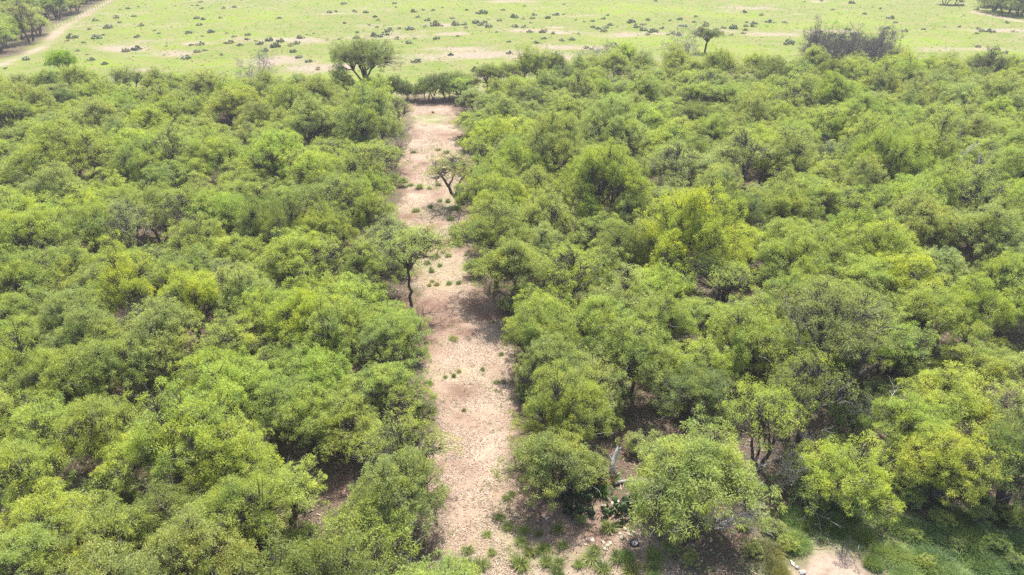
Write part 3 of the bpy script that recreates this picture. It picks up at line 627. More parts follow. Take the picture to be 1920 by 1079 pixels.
special('mesquite_tree', 'slim dark-stemmed tree just in front of the V-forked one on the right lane edge', p, 962, 585, (0.36, 0.43, 0.13))
p = tree_pair("arch_tree", M_LEAF, seed=307, R=3.6, H=6.2, nl=13, cpl=19, per=70, path=[([(0, 0, -.2), (-.4, 0, 1.0), (-1.5, 0, 2.1)], .19, .11), ([(0, 0, .3), (.7, 0, .9), (.9, 0, 2.1), (1.4, 0, 2.6)], .19, .1), ([(-.3, 0, .9), (.1, 0, 1.7), (-.2, 0, 2.6)], .12, .08)], lobe=.38, low=.42, twigs=160)
special('mesquite_tree', 'yellow-green tree with bare arching limbs over a brown brush pile, back of left thicket', p, 455, 255, (0.45, 0.51, 0.11))
p = tree_pair("dark_limb_tree", M_LEAF, seed=308, R=3.9, H=7.2, nl=14, cpl=17, per=60, path=[([(0, 0, -.2), (.25, 0, 1.2), (.1, 0, 2.4), (-.4, 0, 3.3)], .24, .12), ([(0.5, 0, -.1), (1.3, 0, 1.0), (2.2, 0, 2.4), (3.0, 0, 3.0)], .22, .1), ([(.2, 0, 2.0), (-.8, 0, 2.9), (-1.6, .2, 3.4)], .12, .07), ([(1.9, 0, 2.0), (2.0, 0, 3.2), (2.6, .3, 4.0)], .13, .08)], lobe=.36, low=.6, twigs=260, bare=.1, off=(.5, 1.2))
special('mesquite_tree', 'open olive-toned tree with heavy black leaning limbs in the right thicket', p, 1528, 765, (0.33, 0.38, 0.12))

# bare grey brush and dead trees
def dead_tree(seed, R, H, stems, gens=3, r0=0.09, mat=M_GREYBARK, flat=1.0, kids=5, tipr=.006, wob=.07):
    r = np.random.default_rng(seed); W = Wood(); tips = []
    for i in range(stems):
        a = i * 6.283 / stems + r.normal(0, .3); q = R * (0.35 + 0.5 * r.random())
        tips.append((np.array([cos(a) * .15, sin(a) * .15, -.15]), np.array([cos(a) * q, sin(a) * q, H * (0.45 + 0.35 * r.random()) * flat]), r0 * (0.8 + 0.5 * r.random())))
    for g in range(gens):
        nxt = []; PP = []; RR = []
        for a, b, rr_ in tips:
            Pc = curve(r, a, b, 6, wob, 0.08); PP.append(Pc); RR.append(np.linspace(rr_, rr_ * 0.5, 6)); L = np.linalg.norm(b - a); d = (b - a) / L
            for c in range(kids):
                k = r.integers(2, 6); s = Pc[k]; nd = unit(d + r.normal(0, .55, 3) + np.array([0, 0, .18])); nxt.append((s, s + nd * L * (0.42 + 0.3 * r.random()), rr_ * 0.48))
        W.add(PP, RR, 6 if g == 0 else 4); tips = nxt
    P0 = np.array([t[0] for t in tips]); P1 = np.array([t[1] for t in tips]); rr_ = np.array([max(t[2], tipr) for t in tips])
    W.add(np.stack([P0, (P0 + P1) / 2 + r.normal(0, .05, P0.shape), P1], 1), np.stack([rr_, rr_ * .8, rr_ * .4], 1), 3)
    return W.mesh('dead_wood', [mat])
def put_dead(name, label, me, px, py, z=0, cat='dead tree', rz=0, tilt=0):
    x, y = at(px, py, z); o = obj(name, me, None, (x, y, float(terrain(x, y)) + 0), rz); o.rotation_euler[0] = tilt; tag(o, label, cat); return o
put_dead('dead_tree', 'huge leafless grey bush fanning out at the back of the right thicket', dead_tree(401, 7.4, 3.9, 20, 4, .13, M_GREYBARK, 0.62, 6, .012, .2), 1600, 131)
put_dead('dead_tree', 'bleached white dead tree with crooked forked limbs, right thicket', dead_tree(402, 2.4, 4.2, 5, 3, .10, M_WHITE, 1.0, 3), 1802, 362)
put_dead('dead_brush', 'tangled heap of fallen grey branches among left thicket crowns', dead_tree(403, 2.4, 2.2, 11, 3, .05, M_TWIG, 1.0, 4), 296, 660, cat='dead brush')
put_dead('dead_brush', 'purple-grey bare shrub between crowns near the lane far right side', dead_tree(404, 1.8, 2.8, 8, 3, .05, M_GREYBARK, 1.0, 5), 985, 240, cat='dead brush')
put_dead('dead_brush', 'grey leafless shrub between two pale crowns in mid right thicket', dead_tree(405, 1.9, 3.6, 9, 3, .05, M_GREYBARK, 1.0, 5), 1552, 345, cat='dead brush')
put_dead('dead_brush', 'brownish bare shrub on the left lane edge below the dense dark trees', dead_tree(406, 1.6, 2.2, 9, 3, .04, M_GREYBARK, 1.0, 5), 738, 318, cat='dead brush')
put_dead('dead_brush', 'pale dead branches spread beneath the black-limbed open tree', dead_tree(407, 2.2, 1.6, 6, 3, .05, M_WHITE, 1.0, 3), 1625, 800, cat='dead brush')
put_dead('dead_brush', 'dark fan of bare branches reaching over the lane left edge near the front', dead_tree(408, 1.8, 0.9, 5, 3, .035, M_BARK, 1.0, 3), 800, 935, cat='dead brush')
put_dead('dead_brush', 'pale leafless branches spilling from under the big round front mesquite', dead_tree(412, 2.4, 1.9, 9, 3, .045, M_WHITE, 1.0, 4, .008), 1335, 985, cat='dead brush')
put_dead('dead_brush', 'grey bare twigs hanging under the olive crown right of the big round mesquite', dead_tree(413, 2.0, 2.0, 9, 3, .04, M_TWIG, 1.0, 4, .008), 1500, 925, cat='dead brush')
put_dead('dead_tree', 'thin leafless silvery tree at the field edge beside the small umbrella tree', dead_tree(409, 2.4, 4.6, 7, 4, .06, M_TWIG, 1.0, 4, .012), 1283, 138)
put_dead('dead_tree', 'spindly bare tree showing above the back of left thicket', dead_tree(410, 2.2, 4.4, 6, 4, .05, M_TWIG, 1.0, 4, .012), 482, 178)
put_dead('dead_tree', 'pale half-bare tree standing above the thicket edge right of the lane end', dead_tree(411, 2.0, 4.2, 6, 4, .05, M_TWIG, 1.0, 4, .012), 1110, 152)

# hedge of dark bushes along the field fence
HED = [(710, 188, 1.5, 'D'), (735, 186, 2.0, 'D'), (760, 188, 1.7, 'D'), (780, 187, 1.3, 'L'), (800, 188, 1.9, 'D'), (818, 187, 2.2, 'D'), (838, 186, 2.2, 'D'), (858, 184, 2.1, 'D'), (655, 180, 1.4, 'D'), (875, 176, 1.8, 'G')]
for i, (px, py, R, t) in enumerate(HED):
    x, y = at(px, py); pr, R0, H0 = SHRUB[i % 3]
    e = place_tree('hedge_bush', pr, x, y, R / R0, i * 1.3, t, sz=R / R0 * 1.25)
    tag(e, '%s bush, %s from the left in the hedge closing the lane end' % ('dark' if t == 'D' else 'bright', ordn(sorted(h[0] for h in HED).index(px))), 'bush', 'bushes of the hedge at the lane end')

# low shrubs under and between the trees
shr = []
EX = [(985, 745, .7, 'G'), (875, 285, 1.3, 'D'), (700, 352, 1.0, 'G'), (735, 345, .9, 'G'), (755, 350, .7, 'G'), (860, 450, 1.1, 'G'), (975, 560, 1.0, 'G'), (895, 515, 1.0, 'G'), (1500, 925, 1.3, 'D'), (1640, 905, 1.2, 'D'), (1700, 900, 1.5, 'G'), (1740, 925, 1.4, 'D'),
      (1560, 720, 1.4, 'G'), (1690, 700, 1.6, 'G'), (690, 400, 1.3, 'G'), (665, 610, 1.2, 'D'), (1240, 985, 1.1, 'O'), (1270, 960, 1.1, 'O'), (780, 680, .8, 'D'), (700, 960, 1.2, 'O')]
for px, py, R, t in EX:
    x, y = at(px, py); shr.append((x, y, R, t))
for px, py, R, t in [(1450, 1000, .7, 'O'), (1475, 1030, .6, 'G'), (1530, 950, .8, 'G'), (1600, 940, .7, 'G'), (1660, 960, .6, 'L'), (1700, 945, .8, 'G'), (1715, 1010, .5, 'L'), (1760, 985, .7, 'G'), (1790, 1030, .6, 'O'), (1830, 975, .8, 'G'),
                     (1870, 1030, .7, 'L'), (1900, 985, .8, 'G'), (1900, 1060, .6, 'G'), (1735, 1060, .5, 'G'), (1410, 1040, .6, 'O'), (1395, 990, .5, 'O'), (1255, 1040, .5, 'O'), (1290, 1060, .6, 'O'), (1090, 985, .4, 'O'), (1240, 955, .6, 'O')]:
    x, y = at(px, py); shr.append((x, y, R * .8, t))
TP = np.array([[t[0], t[1], t[2]] for t in TREES] + [list(q) for q in SPOTS])
for _ in range(20000):
    if len(shr) > 230: break
    y = rr.uniform(20, 62); x = rr.uniform(-1, 1) * (y * 0.72 + 3); R = rr.uniform(.7, 1.35)
    if sdist(x, y, LANE) < 0.3 or sdist(x, y, APRON) < 0.3 or sdist(x, y, CLEAR) < 0.3: continue
    if np.min(np.hypot(TP[:, 0] - x, TP[:, 1] - y) - TP[:, 2] * 0.62) < 0: continue
    if min(math.hypot(a[0] - x, a[1] - y) - 0.8 * (a[2] + R) for a in shr) < 0: continue
    px, py, _s = topix(x, y)
    if (575 < px < 700 and 850 < py < 985) or (px > 930 and py > 930): continue
    shr.append((x, y, R, rr.choice('DDGO')))
shr_made = []
for i, (x, y, R, t) in enumerate(shr):
    pr, R0, H0 = SHRUB[i % 3]; e = place_tree('brush_shrub', pr, x, y, R / R0, rr.uniform(0, 6), t); shr_made.append((e, x, y, t))
for side in ('left', 'right'):
    q = [m for m in shr_made if (m[1] < lane_x(m[2])) == (side == 'left')]
    rows = {}
    for m in q: rows.setdefault(int((m[2] - 16) / 5.5), []).append(m)
    for ri, k in enumerate(sorted(rows)):
        for ci, (e, x, y, t) in enumerate(sorted(rows[k], key=lambda m: abs(m[1] - lane_x(m[2])))):
            tag(e, 'low %s shrub, %s out from the lane in understory row %s, %s side' % (TWORD[t], ordn(ci), ordn(ri), side), 'shrub', 'low shrubs under the trees ' + side + ' of the lane')

# ------------------------------------------------------------------ prickly pears in the field
def pear_mesh(seed, n=26, R=1.0, h=0.9):
    r = np.random.default_rng(seed); Vs = []; Fs = []; vv = []; c = 0
    u = np.linspace(0, 2 * pi, 9)[:-1]
    for i in range(n):
        a = r.random() * 6.283; q = R * math.sqrt(r.random()); p = np.array([cos(a) * q, sin(a) * q, r.random() * h * (1.05 - (q / R) ** 2 * 0.7)])
        up = unit(np.array([cos(a) * q * .5, sin(a) * q * .5, 1.0]) + r.normal(0, .35, 3)); nrm = unit(np.cross(up, r.normal(0, 1, 3))); sd = np.cross(up, nrm)
        hl = 0.20 + .12 * r.random(); wl = hl * .72; th = 0.035
        ring = p + np.cos(u)[:, None] * sd * wl + np.sin(u)[:, None] * up * hl
        rin = ring * .6 + p * .4
        V = np.vstack([ring, rin + nrm * th, rin - nrm * th, p + nrm * th * 1.2, p - nrm * th * 1.2]); Vs.append(V)
        for k in range(8):
            k2 = (k + 1) % 8
            Fs += [(c + k, c + k2, c + 8 + k2, c + 8 + k), (c + k2, c + k, c + 16 + k, c + 16 + k2), (c + 8 + k, c + 8 + k2, c + 24, c + 24), (c + 16 + k2, c + 16 + k, c + 25, c + 25)]
        vv += [r.random()] * 26; c += 26
    Vs = np.vstack(Vs); me = bpy.data.meshes.new('prickly_pear')
    me.from_pydata(Vs.tolist(), [], [tuple(dict.fromkeys(f)) for f in Fs]); me.materials.append(M_PAD)
    a = me.attributes.new('v', 'FLOAT', 'POINT'); a.data.foreach_set('value', np.array(vv, np.float32)); me.polygons.foreach_set('use_smooth', [True] * len(me.polygons)); return me
PEARS = [pear_mesh(500 + i, n) for i, n in enumerate((34, 46, 40, 28))]
Z1 = "675 48 6;720 45 9;780 35 6;820 25 5;985 33 6;1080 30 5;1110 30 7;1137 47 9;1128 10 9;1258 45 8;1320 40 9;537 112 12;655 100 12;755 90 10;673 125 8;1108 103 12;1145 108 11;1240 97 9;1568 100 11;1893 63 8;1853 67 12;610 150 18;793 140 12;1122 138 12;868 168 7;895 185 8;500 158 9;578 188 8;545 205 20;405 208 20;378 225 9;770 202 13;1062 183 14;1188 180 13;1277 187 7;1318 207 11;1395 200 12;1392 222 10;1437 232 10;1462 247 15;1515 230 16;1578 235 15;1692 210 15;1290 238 20;1350 252 12;1550 262 20;1492 282 14;1635 255 12;1668 245 15;1650 290 13;1682 322 14;1738 345 14;1792 388 13;1078 255 11;1128 252 19;1155 282 10;1112 290 15;1047 322 20;708 285 15;765 273 20;1248 305 9;515 338 15;590 360 12;470 235 9;148 335 14;270 362 16;30 390 9;437 285 9;490 308 7;1383 382 7;1170 425 8;1840 218 6;1905 215 7;1725 190 5;1765 185 5;1140 202 8;935 258 6;925 303 7"
Z2 = "15 15 14;300 20 9;308 43 6;70 62 12;85 67 6;138 70 11;190 95 9;208 112 9;410 67 13;430 93 9;458 58 9;515 58 9;570 40 6;705 53 7;765 68 9;797 70 18;910 52 9;1030 28 7;1250 20 8;1767 5 8;20 125 9;158 135 6;200 147 8;267 162 16;327 155 9;385 160 18;472 145 12;528 138 20;487 110 14;645 135 18;695 135 13;700 152 8;760 128 16;785 140 14;805 125 12;830 150 16;625 102 10;890 113 10;828 105 5;975 92 17;1025 102 8;1083 80 12;1075 100 11;1063 125 9;1162 100 11;1208 78 14;1250 75 6;1320 110 6;1365 120 6;1413 115 9;1475 103 10;1497 85 8;88 177 9;85 210 12;125 167 5;187 195 17;213 200 14;253 183 20;315 210 12;380 237 14;413 208 9;537 213 14;657 203 9;872 180 7;975 152 15;1030 153 15;1060 183 13;1130 185 13;1150 175 9;1190 190 9;1138 217 12;1070 217 6;1240 228 11;1297 225 12;1095 240 16;942 235 10;1335 187 7;1417 152 10;1445 160 12;1487 153 13;1475 173 14;1512 137 11;1553 145 4;1632 122 17;1660 145 17;1698 133 12;1700 162 16;1725 112 10;1755 172 20;1723 190 10;1805 152 11;1850 113 10;1905 105 11;1910 143 9;1838 187 8;1870 178 14;1890 188 14;615 308 11;945 297 12;422 345 20;1073 343 16;1160 343 8;757 392 20;1123 377 12;1378 267 11;1408 272 9;1532 262 18;1685 300 12;565 140 7"
Z3 = "345 65 13;443 80 10;75 92 9;65 120 10;127 130 13;128 143 13;12 145 11;190 163 10;230 155 11;285 157 17;358 125 6;355 145 10;352 168 10;340 187 11;400 135 14;398 147 12;485 123 14;517 123 6;573 123 11;475 150 6;765 185 14;843 202 16;932 162 11;965 200 15;910 208 17;733 217 13;597 247 20;1022 80 8;845 55 8;1170 103 16;1198 123 8;1147 157 13;1180 183 13;1250 173 13;1355 157 9;1110 50 7;950 17 13;780 5 8;1475 147 7;1555 148 8;1582 85 6;1658 160 10;1685 172 12;1735 175 17;1655 182 8;1820 127 12;1857 178 9;1655 48 10;1663 257 11;1770 273 11;1813 298 16;1035 228 7;1910 360 14;235 298 18;275 195 10;1845 370 18;1575 20 6;253 117 4;1068 40 5;685 8 5"
pears = []
for off, Z in ((0, Z1), (640, Z2), (1280, Z3)):
    for it in Z.split(';'):
        a, b, c = map(float, it.split()); px, py, rp = off + a / 3, b / 3 + 2, c / 3 * 1.5
        x, y = at(px, py); s = topix(x, y)[2]; pears.append((x, y, rp / s, px, py))
pears = sorted(pears, key=lambda p: -p[4])
NROW = 20
for ri in range(0, len(pears), NROW):
    row = sorted(pears[ri:ri + NROW], key=lambda p: p[3])
    for ci, (x, y, R, px, py) in enumerate(row):
        o = obj('prickly_pear', PEARS[(ri + ci) % 4], None, (x, y, float(terrain(x, y)) - .03), rr.uniform(0, 6.28)); o.scale = (R, R, R * rr.uniform(.75, 1.05))
        l = rr.uniform(.7, 1.25); o.color = (0.27 * l, 0.29 * l, 0.19 * l, 1)
        tag(o, '%s dark cactus clump, %s from the left in field band %s counted from the thicket' % ('wide' if R > 1.3 else ('compact' if R > .8 else 'tiny'), ordn(ci), ordn(ri // NROW)), 'cactus', 'prickly pear clumps dotting the field')

# ------------------------------------------------------------------ grass clumps
def grass_mesh(seed, n=170, R=.3, h=.45, w_=.014, mess=.6):
    r = np.random.default_rng(seed); a = r.random(n) * 6.283; q = R * .45 * np.sqrt(r.random(n)); b0 = np.stack([np.cos(a) * q, np.sin(a) * q, np.zeros(n) - .02], 1)
    d = unit(np.stack([np.cos(a), np.sin(a), np.full(n, 1.4)], 1) + r.normal(0, mess, (n, 3)) * np.array([1, 1, .6])); L = (h * (0.6 + .7 * r.random(n)))[:, None]
    sd = unit(np.cross(d, np.array([0, 0, 1.0]) + r.normal(0, .2, (n, 3)))) * w_
    m = b0 + d * L * .55; out_ = np.stack([d[:, 0], d[:, 1], np.full(n, -.25)], 1); t = m + unit(d * .55 + out_ * .7) * L * .55
    V = np.stack([b0 - sd * .6, b0 + sd * .6, m + sd, m - sd, t + sd * .15, t - sd * .15], 1).reshape(-1, 3)
    i = np.arange(n)[:, None] * 6; Fq = np.concatenate([i + [0, 1, 2, 3], i + [3, 2, 4, 5]])
    return mesh('grass_clump', V, Fq, [M_GRASS], False, None, {'v': np.repeat(r.random(n), 6)})
GR = [grass_mesh(600 + i) for i in range(3)]; GRL = [grass_mesh(610 + i, 3000, 1.5, .62, .012, 1.3) for i in range(3)]
TUFT = "817 479 7;801 491 6;809 504 7;794 477 5;841 478 5;830 472 5;819 530 5;842 527 7;875 500 7;882 509 5;850 631 7;874 476 5;825 495 6;860 527 6;805 532 4;810 524 4;770 346 6;787 350 9;805 352 5;822 345 7;825 375 6;840 376 7;852 389 8;860 377 6;775 285 5;822 282 5;837 287 7;807 387 6;780 395 7;812 210 4;861 695 5;804 718 8;931 714 6;945 714 6;811 771 8;835 706 5;851 704 5;877 1033 12;922 1037 11;902 1060 13;875 1060 12;913 1004 8;953 991 11;937 973 8;982 998 9;1047 995 14;976 1018 11;993 1037 12;1013 1035 13;1024 1030 11;975 1059 15;1025 1056 14;1048 1058 12;1044 1076 13;1055 1026 10;1108 1050 16;1115 1037 14;1141 993 13;1159 1048 17;1183 1070 18;1223 1070 18;1226 1046 15;950 937 8;856 450 7;868 436 6;845 410 6;800 640 4;790 760 8;812 745 6;940 660 5;925 600 3;905 690 5;870 770 4;960 930 6;1085 1062 12;1130 1070 14;1010 1005 8"
tl = [tuple(map(float, t.split())) for t in TUFT.split(';')]
tl.sort(key=lambda t: -t[1])
rows = {}
for i, (px, py, rp) in enumerate(tl): rows.setdefault(i // 8, []).append((px, py, rp))
for ri, row in rows.items():
    for ci, (px, py, rp) in enumerate(sorted(row)):
        x, y = at(px, py + rp * .3); s = topix(x, y)[2]; R = rp / s * .8
        o = obj('grass_tuft', GR[(ri + ci) % 3], None, (x, y, float(terrain(x, y))), rr.uniform(0, 6)); k = R / .30; o.scale = (k * rr.uniform(.7, 1.3), k * rr.uniform(.7, 1.3), max(k, .55) * rr.uniform(.6, 1.05))
        l = rr.uniform(.75, 1.15); d_ = rr.uniform(0, .5); o.color = ((0.23 + .10 * d_) * l, 0.31 * l, (.09 + .06 * d_) * l, 1)
        tag(o, 'green grass tuft on the lane, %s from left in %s cluster from front' % (ordn(ci), ordn(ri)), 'grass tuft', 'grass tufts on the cleared lane')
BIG = "1492 1010 38 L;1560 975 40 G;1622 1000 26 L;1648 1030 22 L;1682 975 40 L;1722 990 50 G;1680 1035 45 L;1638 1052 25 L;1750 1045 60 G;1800 1005 60 G;1860 1005 50 G;1902 1015 40 G;1850 1055 50 G;1590 950 40 G;1540 935 35 G;1642 945 35 G;1492 965 40 G;1700 1075 40 L;1782 960 50 D;1862 950 50 D;1910 1060 40 G;1455 1068 34 O;1175 1050 20 L;1225 1095 30 L;1800 1085 60 L;1440 1030 40 O"
bl = [(lambda q: (float(q[0]), float(q[1]), float(q[2]), q[3]))(t.split()) for t in BIG.split(';')]
bl.sort(key=lambda t: -t[1])
for gi in range(0, len(bl), 7):
    for ci, (px, py, rp, t) in enumerate(sorted(bl[gi:gi + 7])):
        x, y = at(px, py + rp * .25); s = topix(x, y)[2]; k = rp / s * .88 / 1.25
        o = obj('grass_clump', GRL[(gi + ci) % 3], None, (x, y, float(terrain(x, y))), rr.uniform(0, 6)); o.scale = (k, k, max(.7, k * .8))
        c = {'L': (.28, .37, .13), 'G': (.19, .28, .09), 'D': (.12, .17, .06), 'O': (.25, .26, .13)}[t]; l = rr.uniform(.9, 1.1); o.color = (c[0] * l, c[1] * l, c[2] * l, 1)
        tag(o, 'tall %s grass clump, %s from the left in bank %s by the sandy clearing' % (TWORD[t], ordn(ci), ordn(gi // 7)), 'grass clump', 'tall grass clumps at the lower right')

# seedlings and low weeds that speckle the lane, its margins and the grassy corner
def build_weeds():
    r = np.random.default_rng(55)
    N = 60000; x = r.uniform(-24, 34, N); y = r.uniform(19, 95, N)
    d = sdist(x, y, LANE); g = sdist(x, y, GRASSY); a = sdist(x, y, APRON); c = sdist(x, y, CLEAR)
    n1 = fbm(x, y, 0.9, 4); n2 = fbm(x + 44, y + 3, 0.22, 3)
    p = 0.75 * np.clip((n1 + 0.6 * n2 - 0.86) * 6, 0, 1) * (d < 0) * np.clip((n2 - 0.35) * 4, 0.1, 1)
    p = np.maximum(p, 0.8 * np.exp(-(d / 0.7) ** 2) * np.clip((n1 - 0.40) * 5, 0, 1))
    p = np.maximum(p, (g < 0.8) * (c > 0.2) * np.clip((n1 - 0.36) * 5, 0, 1))
    p = np.maximum(p, (a < 0.5) * 0.7 * np.clip((n1 - 0.47) * 5, 0, 1))
    k = r.random(N) < p; x, y = x[k], y[k]; T = len(x); z = terrain(x, y)
    cs = np.stack([x, y, z + .02], 1); V, Fq, v = sprays(r, cs, np.tile([0, 0, 1.0], (T, 1)), 7, .07, .13, .028, 0.0)
    V[:, 2] = np.maximum(V[:, 2], terrain(V[:, 0], V[:, 1]) + .01)
    mt = leaf_mat("weed_leaf", 0.3, (0.23, 0.31, 0.10))
    tag(obj("ground_weeds", mesh("ground_weeds", V, Fq, [mt], False, None, {"v": v})), 'tiny green weeds and seedlings speckling the lane and its margins', 'weeds', kind='stuff')
build_weeds()

# strap-leaved plants, log, tyre, broken stone and dead pads by the lane mouth
def strap_mesh(seed, n=60, L=.8):
    r = np.random.default_rng(seed); a = r.random(n) * 6.283; el = r.uniform(.2, 1.4, n)
    d = np.stack([np.cos(a) * np.cos(el), np.sin(a) * np.cos(el), np.sin(el)], 1); l = (L * r.uniform(.6, 1.1, n))[:, None]; sd = unit(np.cross(d, [0, 0, 1.0])) * .035
    b0 = d * .05; m = d * l * .6; t = d * l + np.array([0, 0, -.18]) * l
    V = np.stack([b0 - sd * .6, b0 + sd * .6, m + sd, m - sd, t + sd * .1, t - sd * .1], 1).reshape(-1, 3); i = np.arange(n)[:, None] * 6
    return mesh('yucca', V, np.concatenate([i + [0, 1, 2, 3], i + [3, 2, 4, 5]]), [M_BROAD], False, None, {'v': np.repeat(r.random(n), 6)})
ST = strap_mesh(700)
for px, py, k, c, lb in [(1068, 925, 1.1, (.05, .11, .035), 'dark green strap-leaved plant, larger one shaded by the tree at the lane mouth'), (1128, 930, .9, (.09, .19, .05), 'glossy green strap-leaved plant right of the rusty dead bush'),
                         (1148, 905, .8, (.08, .17, .045), 'strap-leaved plant below the foot of the pale broken log'), (984, 748, .85, (.10, .20, .05), 'bright strap-leaved plant alone on the right lane edge')]:
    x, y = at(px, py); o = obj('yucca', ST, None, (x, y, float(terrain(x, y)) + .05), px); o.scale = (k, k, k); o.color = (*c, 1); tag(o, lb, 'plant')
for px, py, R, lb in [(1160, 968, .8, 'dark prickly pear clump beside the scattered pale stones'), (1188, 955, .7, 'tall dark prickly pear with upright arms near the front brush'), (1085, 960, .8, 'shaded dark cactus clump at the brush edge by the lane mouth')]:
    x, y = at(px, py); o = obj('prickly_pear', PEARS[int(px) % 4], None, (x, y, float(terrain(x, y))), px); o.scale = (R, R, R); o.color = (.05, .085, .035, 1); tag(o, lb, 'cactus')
def rusty():
    W, V, Fq, v = make_tree(seed=720, R=.8, H=.9, nl=6, cpl=8, per=40, trunks=4, ln=.14, wd=.03, crad=.2, lobe=.45, low=.1, twigs=60, tr=.02)
    pair = (W.mesh('rusty_trunk', [M_GREYBARK, M_TWIG]), mesh('rusty_crown', V, Fq, [M_LEAF], False, None, {'v': v}))
    x, y = at(1118, 912); e = place_tree('dead_bush', pair, x, y, 1, 0, (.22, .085, .035)); tag(e, 'rusty orange dead bush at the foot of the trees by the lane mouth', 'bush')
rusty()
def log():
    r = np.random.default_rng(9); a = at(1140, 905); b = at(1160, 838, 1.6)
    W = Wood(); A = np.array([a[0], a[1], .1]); B = np.array([b[0], b[1], 1.6]); P = curve(r, A, B, 9, .04); W.add([P], [np.array([.13, .15, .14, .13, .14, .12, .12, .10, .07])], 9)
    W.add([curve(r, P[4], P[4] + np.array([-.25, .1, .5]), 4, .05)], [np.linspace(.07, .03, 4)], 6); W.add([curve(r, P[6], P[6] + np.array([.3, .2, .35]), 4, .05)], [np.linspace(.06, .025, 4)], 6)
    tag(obj('broken_log', W.mesh('log', [M_WHITE])), 'pale broken trunk leaning up out of the dark gap beside the big round mesquite', 'log')
    W = Wood(); a = at(1150, 912); b = at(1180, 906); W.add([curve(r, (a[0], a[1], .16), (b[0], b[1], .2), 6, .03)], [np.linspace(.10, .08, 6)], 8)
    tag(obj('fallen_log', W.mesh('log2', [M_TWIG])), 'short grey log lying flat beside the strap-leaved plants', 'log')
    W = Wood(); a = at(1010, 850, .8); b = at(1150, 815, 1.8); W.add([curve(r, (a[0], a[1], .8), (b[0], b[1], 1.9), 9, .04, .05)], [np.linspace(.05, .02, 9)], 6)
    tag(obj('dead_branch', W.mesh('branch', [M_TWIG])), 'long thin grey branch lying across the crowns at the right lane edge', 'branch')
log()
def plain(name, col, rough=.8):
    m, n, o = new_mat(name); b = node(n, "ShaderNodeBsdfPrincipled"); b.inputs['Roughness'].default_value = rough
    g = node(n, "ShaderNodeTexCoord"); f = noise(n, g.outputs['Object'], 12, 4); c = mixc(n, f, tuple(x * .6 for x in col), tuple(min(1, x * 1.3) for x in col))
    n.links.new(c, b.inputs['Base Color']); n.links.new(b.outputs[0], o.inputs[0]); return m
def stones():
    r = np.random.default_rng(77); ms = plain("pale_stone", (.44, .39, .27)); mk = plain("white_stone", (.46, .42, .37))
    spots = [(1152, 1000), (1162, 1006), (1172, 998), (1180, 1008), (1166, 1014), (1176, 1018), (1188, 1004), (1130, 1022), (1138, 1030), (1144, 1024), (1134, 1036), (1160, 983), (1168, 981), (1180, 962), (1150, 948), (1158, 944), (1200, 990),
             (1486, 1058), (1478, 1070), (1494, 1066), (1505, 1075), (1690, 985), (1676, 925), (1662, 918), (1838, 885), (1850, 876), (1245, 735), (1255, 742), (1235, 745), (1262, 775), (1098, 900), (1110, 1018)]
    for i, (px, py) in enumerate(spots):
        import bmesh
        bm = bmesh.new(); bmesh.ops.create_icosphere(bm, subdivisions=2, radius=1)
        sx, sy, sz = r.uniform(.08, .16), r.uniform(.06, .12), r.uniform(.04, .08)
        for v in bm.verts: k = 1 + r.normal(0, .10); v.co.x *= sx * k; v.co.y *= sy * k; v.co.z *= sz * k
        me = bpy.data.meshes.new('stone'); bm.to_mesh(me); bm.free(); me.materials.append(ms if i < 14 else mk)
        x, y = at(px, py); o = obj('stone', me, None, (x, y, float(terrain(x, y)) + sz * .55), r.random() * 6)
        where = 'in the stone scatter by the lane mouth' if i < 17 or i > 29 else ('at the edge of the sandy clearing' if i < 21 else ('in the gap of the right thicket' if i > 25 else 'among the tall grass on the right'))
        tag(o, 'flat %s stone, %s of those %s' % ('cream' if i < 14 else 'white', ordn(i if i < 17 else (i - 17 if i < 21 else (i - 21 if i < 26 else (i - 26 if i < 30 else i - 13)))), where), 'stone', 'pale stones scattered in the brush')
stones()
def tyre():
    mr = plain("tyre_rubber", (.03, .03, .032), .7); mg = plain("rim_grey", (.35, .34, .33), .5)
    u = np.linspace(0, 2 * pi, 29)[:-1]; prof = [(.20, -.07), (.27, -.08), (.31, -.05), (.32, 0), (.31, .05), (.27, .08), (.20, .07)]
    V = []; Fq = []; n = len(prof)
    for a in u:
        for (q, z) in prof: V.append((q * cos(a), q * sin(a), z))
    for i in range(28):
        for j in range(n - 1): Fq.append((i * n + j, ((i + 1) % 28) * n + j, ((i + 1) % 28) * n + j + 1, i * n + j + 1))
    x, y = at(1189, 1025); e = bpy.data.objects.new('old_tyre', None); C.objects.link(e); e.location = (x, y, float(terrain(x, y)) + .05); e.rotation_euler = (.25, .1, 0); e.scale = (.68, .68, .68)
    tag(e, 'small discarded black tyre lying among pale stones at the front brush', 'tyre')
    obj('tread', mesh('tyre', np.array(V), np.array(Fq), [mr], True), e)
    V = []; Fq = []; pr = [(.20, .05), (.17, .045), (.15, .0), (.06, .0), (.05, .03)]; n = 5
    for a in u:
        for (q, z) in pr: V.append((q * cos(a), q * sin(a), z))
    for i in range(28):
        for j in range(n - 1): Fq.append((i * n + j, ((i + 1) % 28) * n + j, ((i + 1) % 28) * n + j + 1, i * n + j + 1))
    obj('rim', mesh('rim', np.array(V), np.array(Fq), [mg], True), e)
tyre()

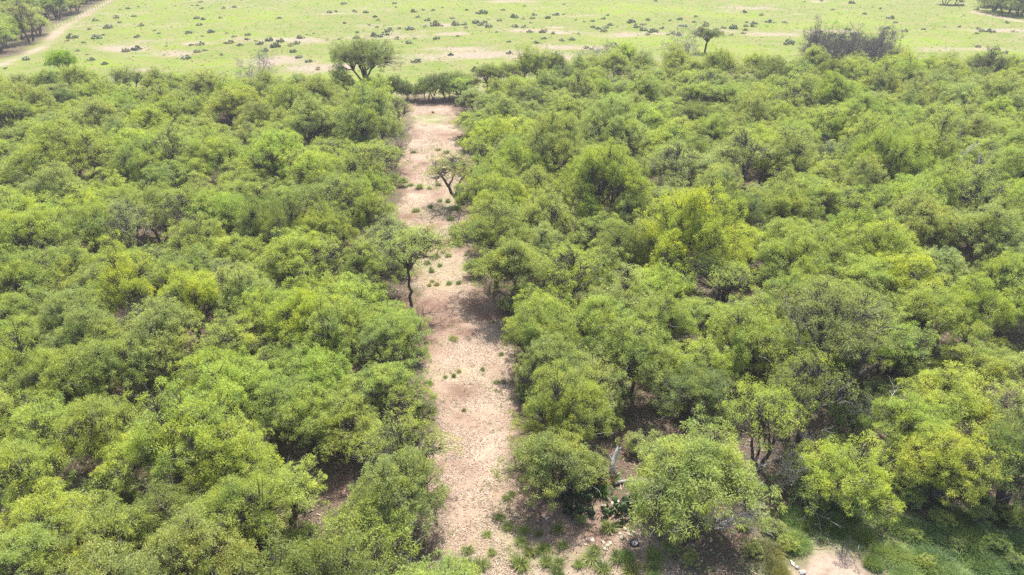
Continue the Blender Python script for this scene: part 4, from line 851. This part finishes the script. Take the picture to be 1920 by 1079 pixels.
# wire fence along the sandy road
def fence():
    pts = [at(px, py) for px, py in [(101, 56), (122, 46), (150, 34), (180, 20), (214, 3)]]
    d = [0]
    for i in range(len(pts) - 1): d.append(d[-1] + math.hypot(pts[i + 1][0] - pts[i][0], pts[i + 1][1] - pts[i][1]))
    e = bpy.data.objects.new('wire_fence', None); C.objects.link(e); e.location = (*pts[0], 0)
    tag(e, 'wire fence on thin grey posts beside the sandy road at the field edge', 'fence')
    mp = plain("weathered_post", (.20, .18, .16)); nP = 22; tops = []
    for k in range(nP):
        t = d[-1] * k / (nP - 1); x = np.interp(t, d, [p[0] for p in pts]) - pts[0][0]; y = np.interp(t, d, [p[1] for p in pts]) - pts[0][1]
        W = Wood(); W.add([np.array([(x, y, -.3), (x, y, .7), (x, y, 1.4)])], [np.array([.035, .032, .03])], 6); obj('post', W.mesh('post', [mp]), e); tops.append((x, y))
    for z in (.4, .75, 1.1, 1.3):
        W = Wood(); P_ = np.array([(x, y, z) for x, y in tops]); W.add([P_], [np.full(len(P_), .008)], 3); obj('wire', W.mesh('wire', [mp]), e)
fence()

# ------------------------------------------------------------------ summer haze: one even volume round the whole place
def haze():
    m = bpy.data.materials.new("haze"); m.use_nodes = True; n = m.node_tree; n.nodes.clear()
    o = n.nodes.new("ShaderNodeOutputMaterial"); v = n.nodes.new("ShaderNodeVolumePrincipled")
    v.inputs['Color'].default_value = (0.93, 0.95, 1.0, 1); v.inputs['Density'].default_value = 0.00045; v.inputs['Anisotropy'].default_value = 0.2
    n.links.new(v.outputs[0], o.inputs['Volume'])
    X0, X1, Y0, Y1, Z0, Z1 = -1600, 1600, -900, 2300, -1.5, 29
    V = np.array([(x, y, z) for z in (Z0, Z1) for y in (Y0, Y1) for x in (X0, X1)])
    Fq = np.array([(0, 2, 3, 1), (4, 5, 7, 6), (0, 1, 5, 4), (2, 6, 7, 3), (0, 4, 6, 2), (1, 3, 7, 5)])
    tag(obj("haze", mesh("haze", V, Fq, [m])), 'thin pale summer haze over the far pasture', 'haze', kind='stuff')
haze()
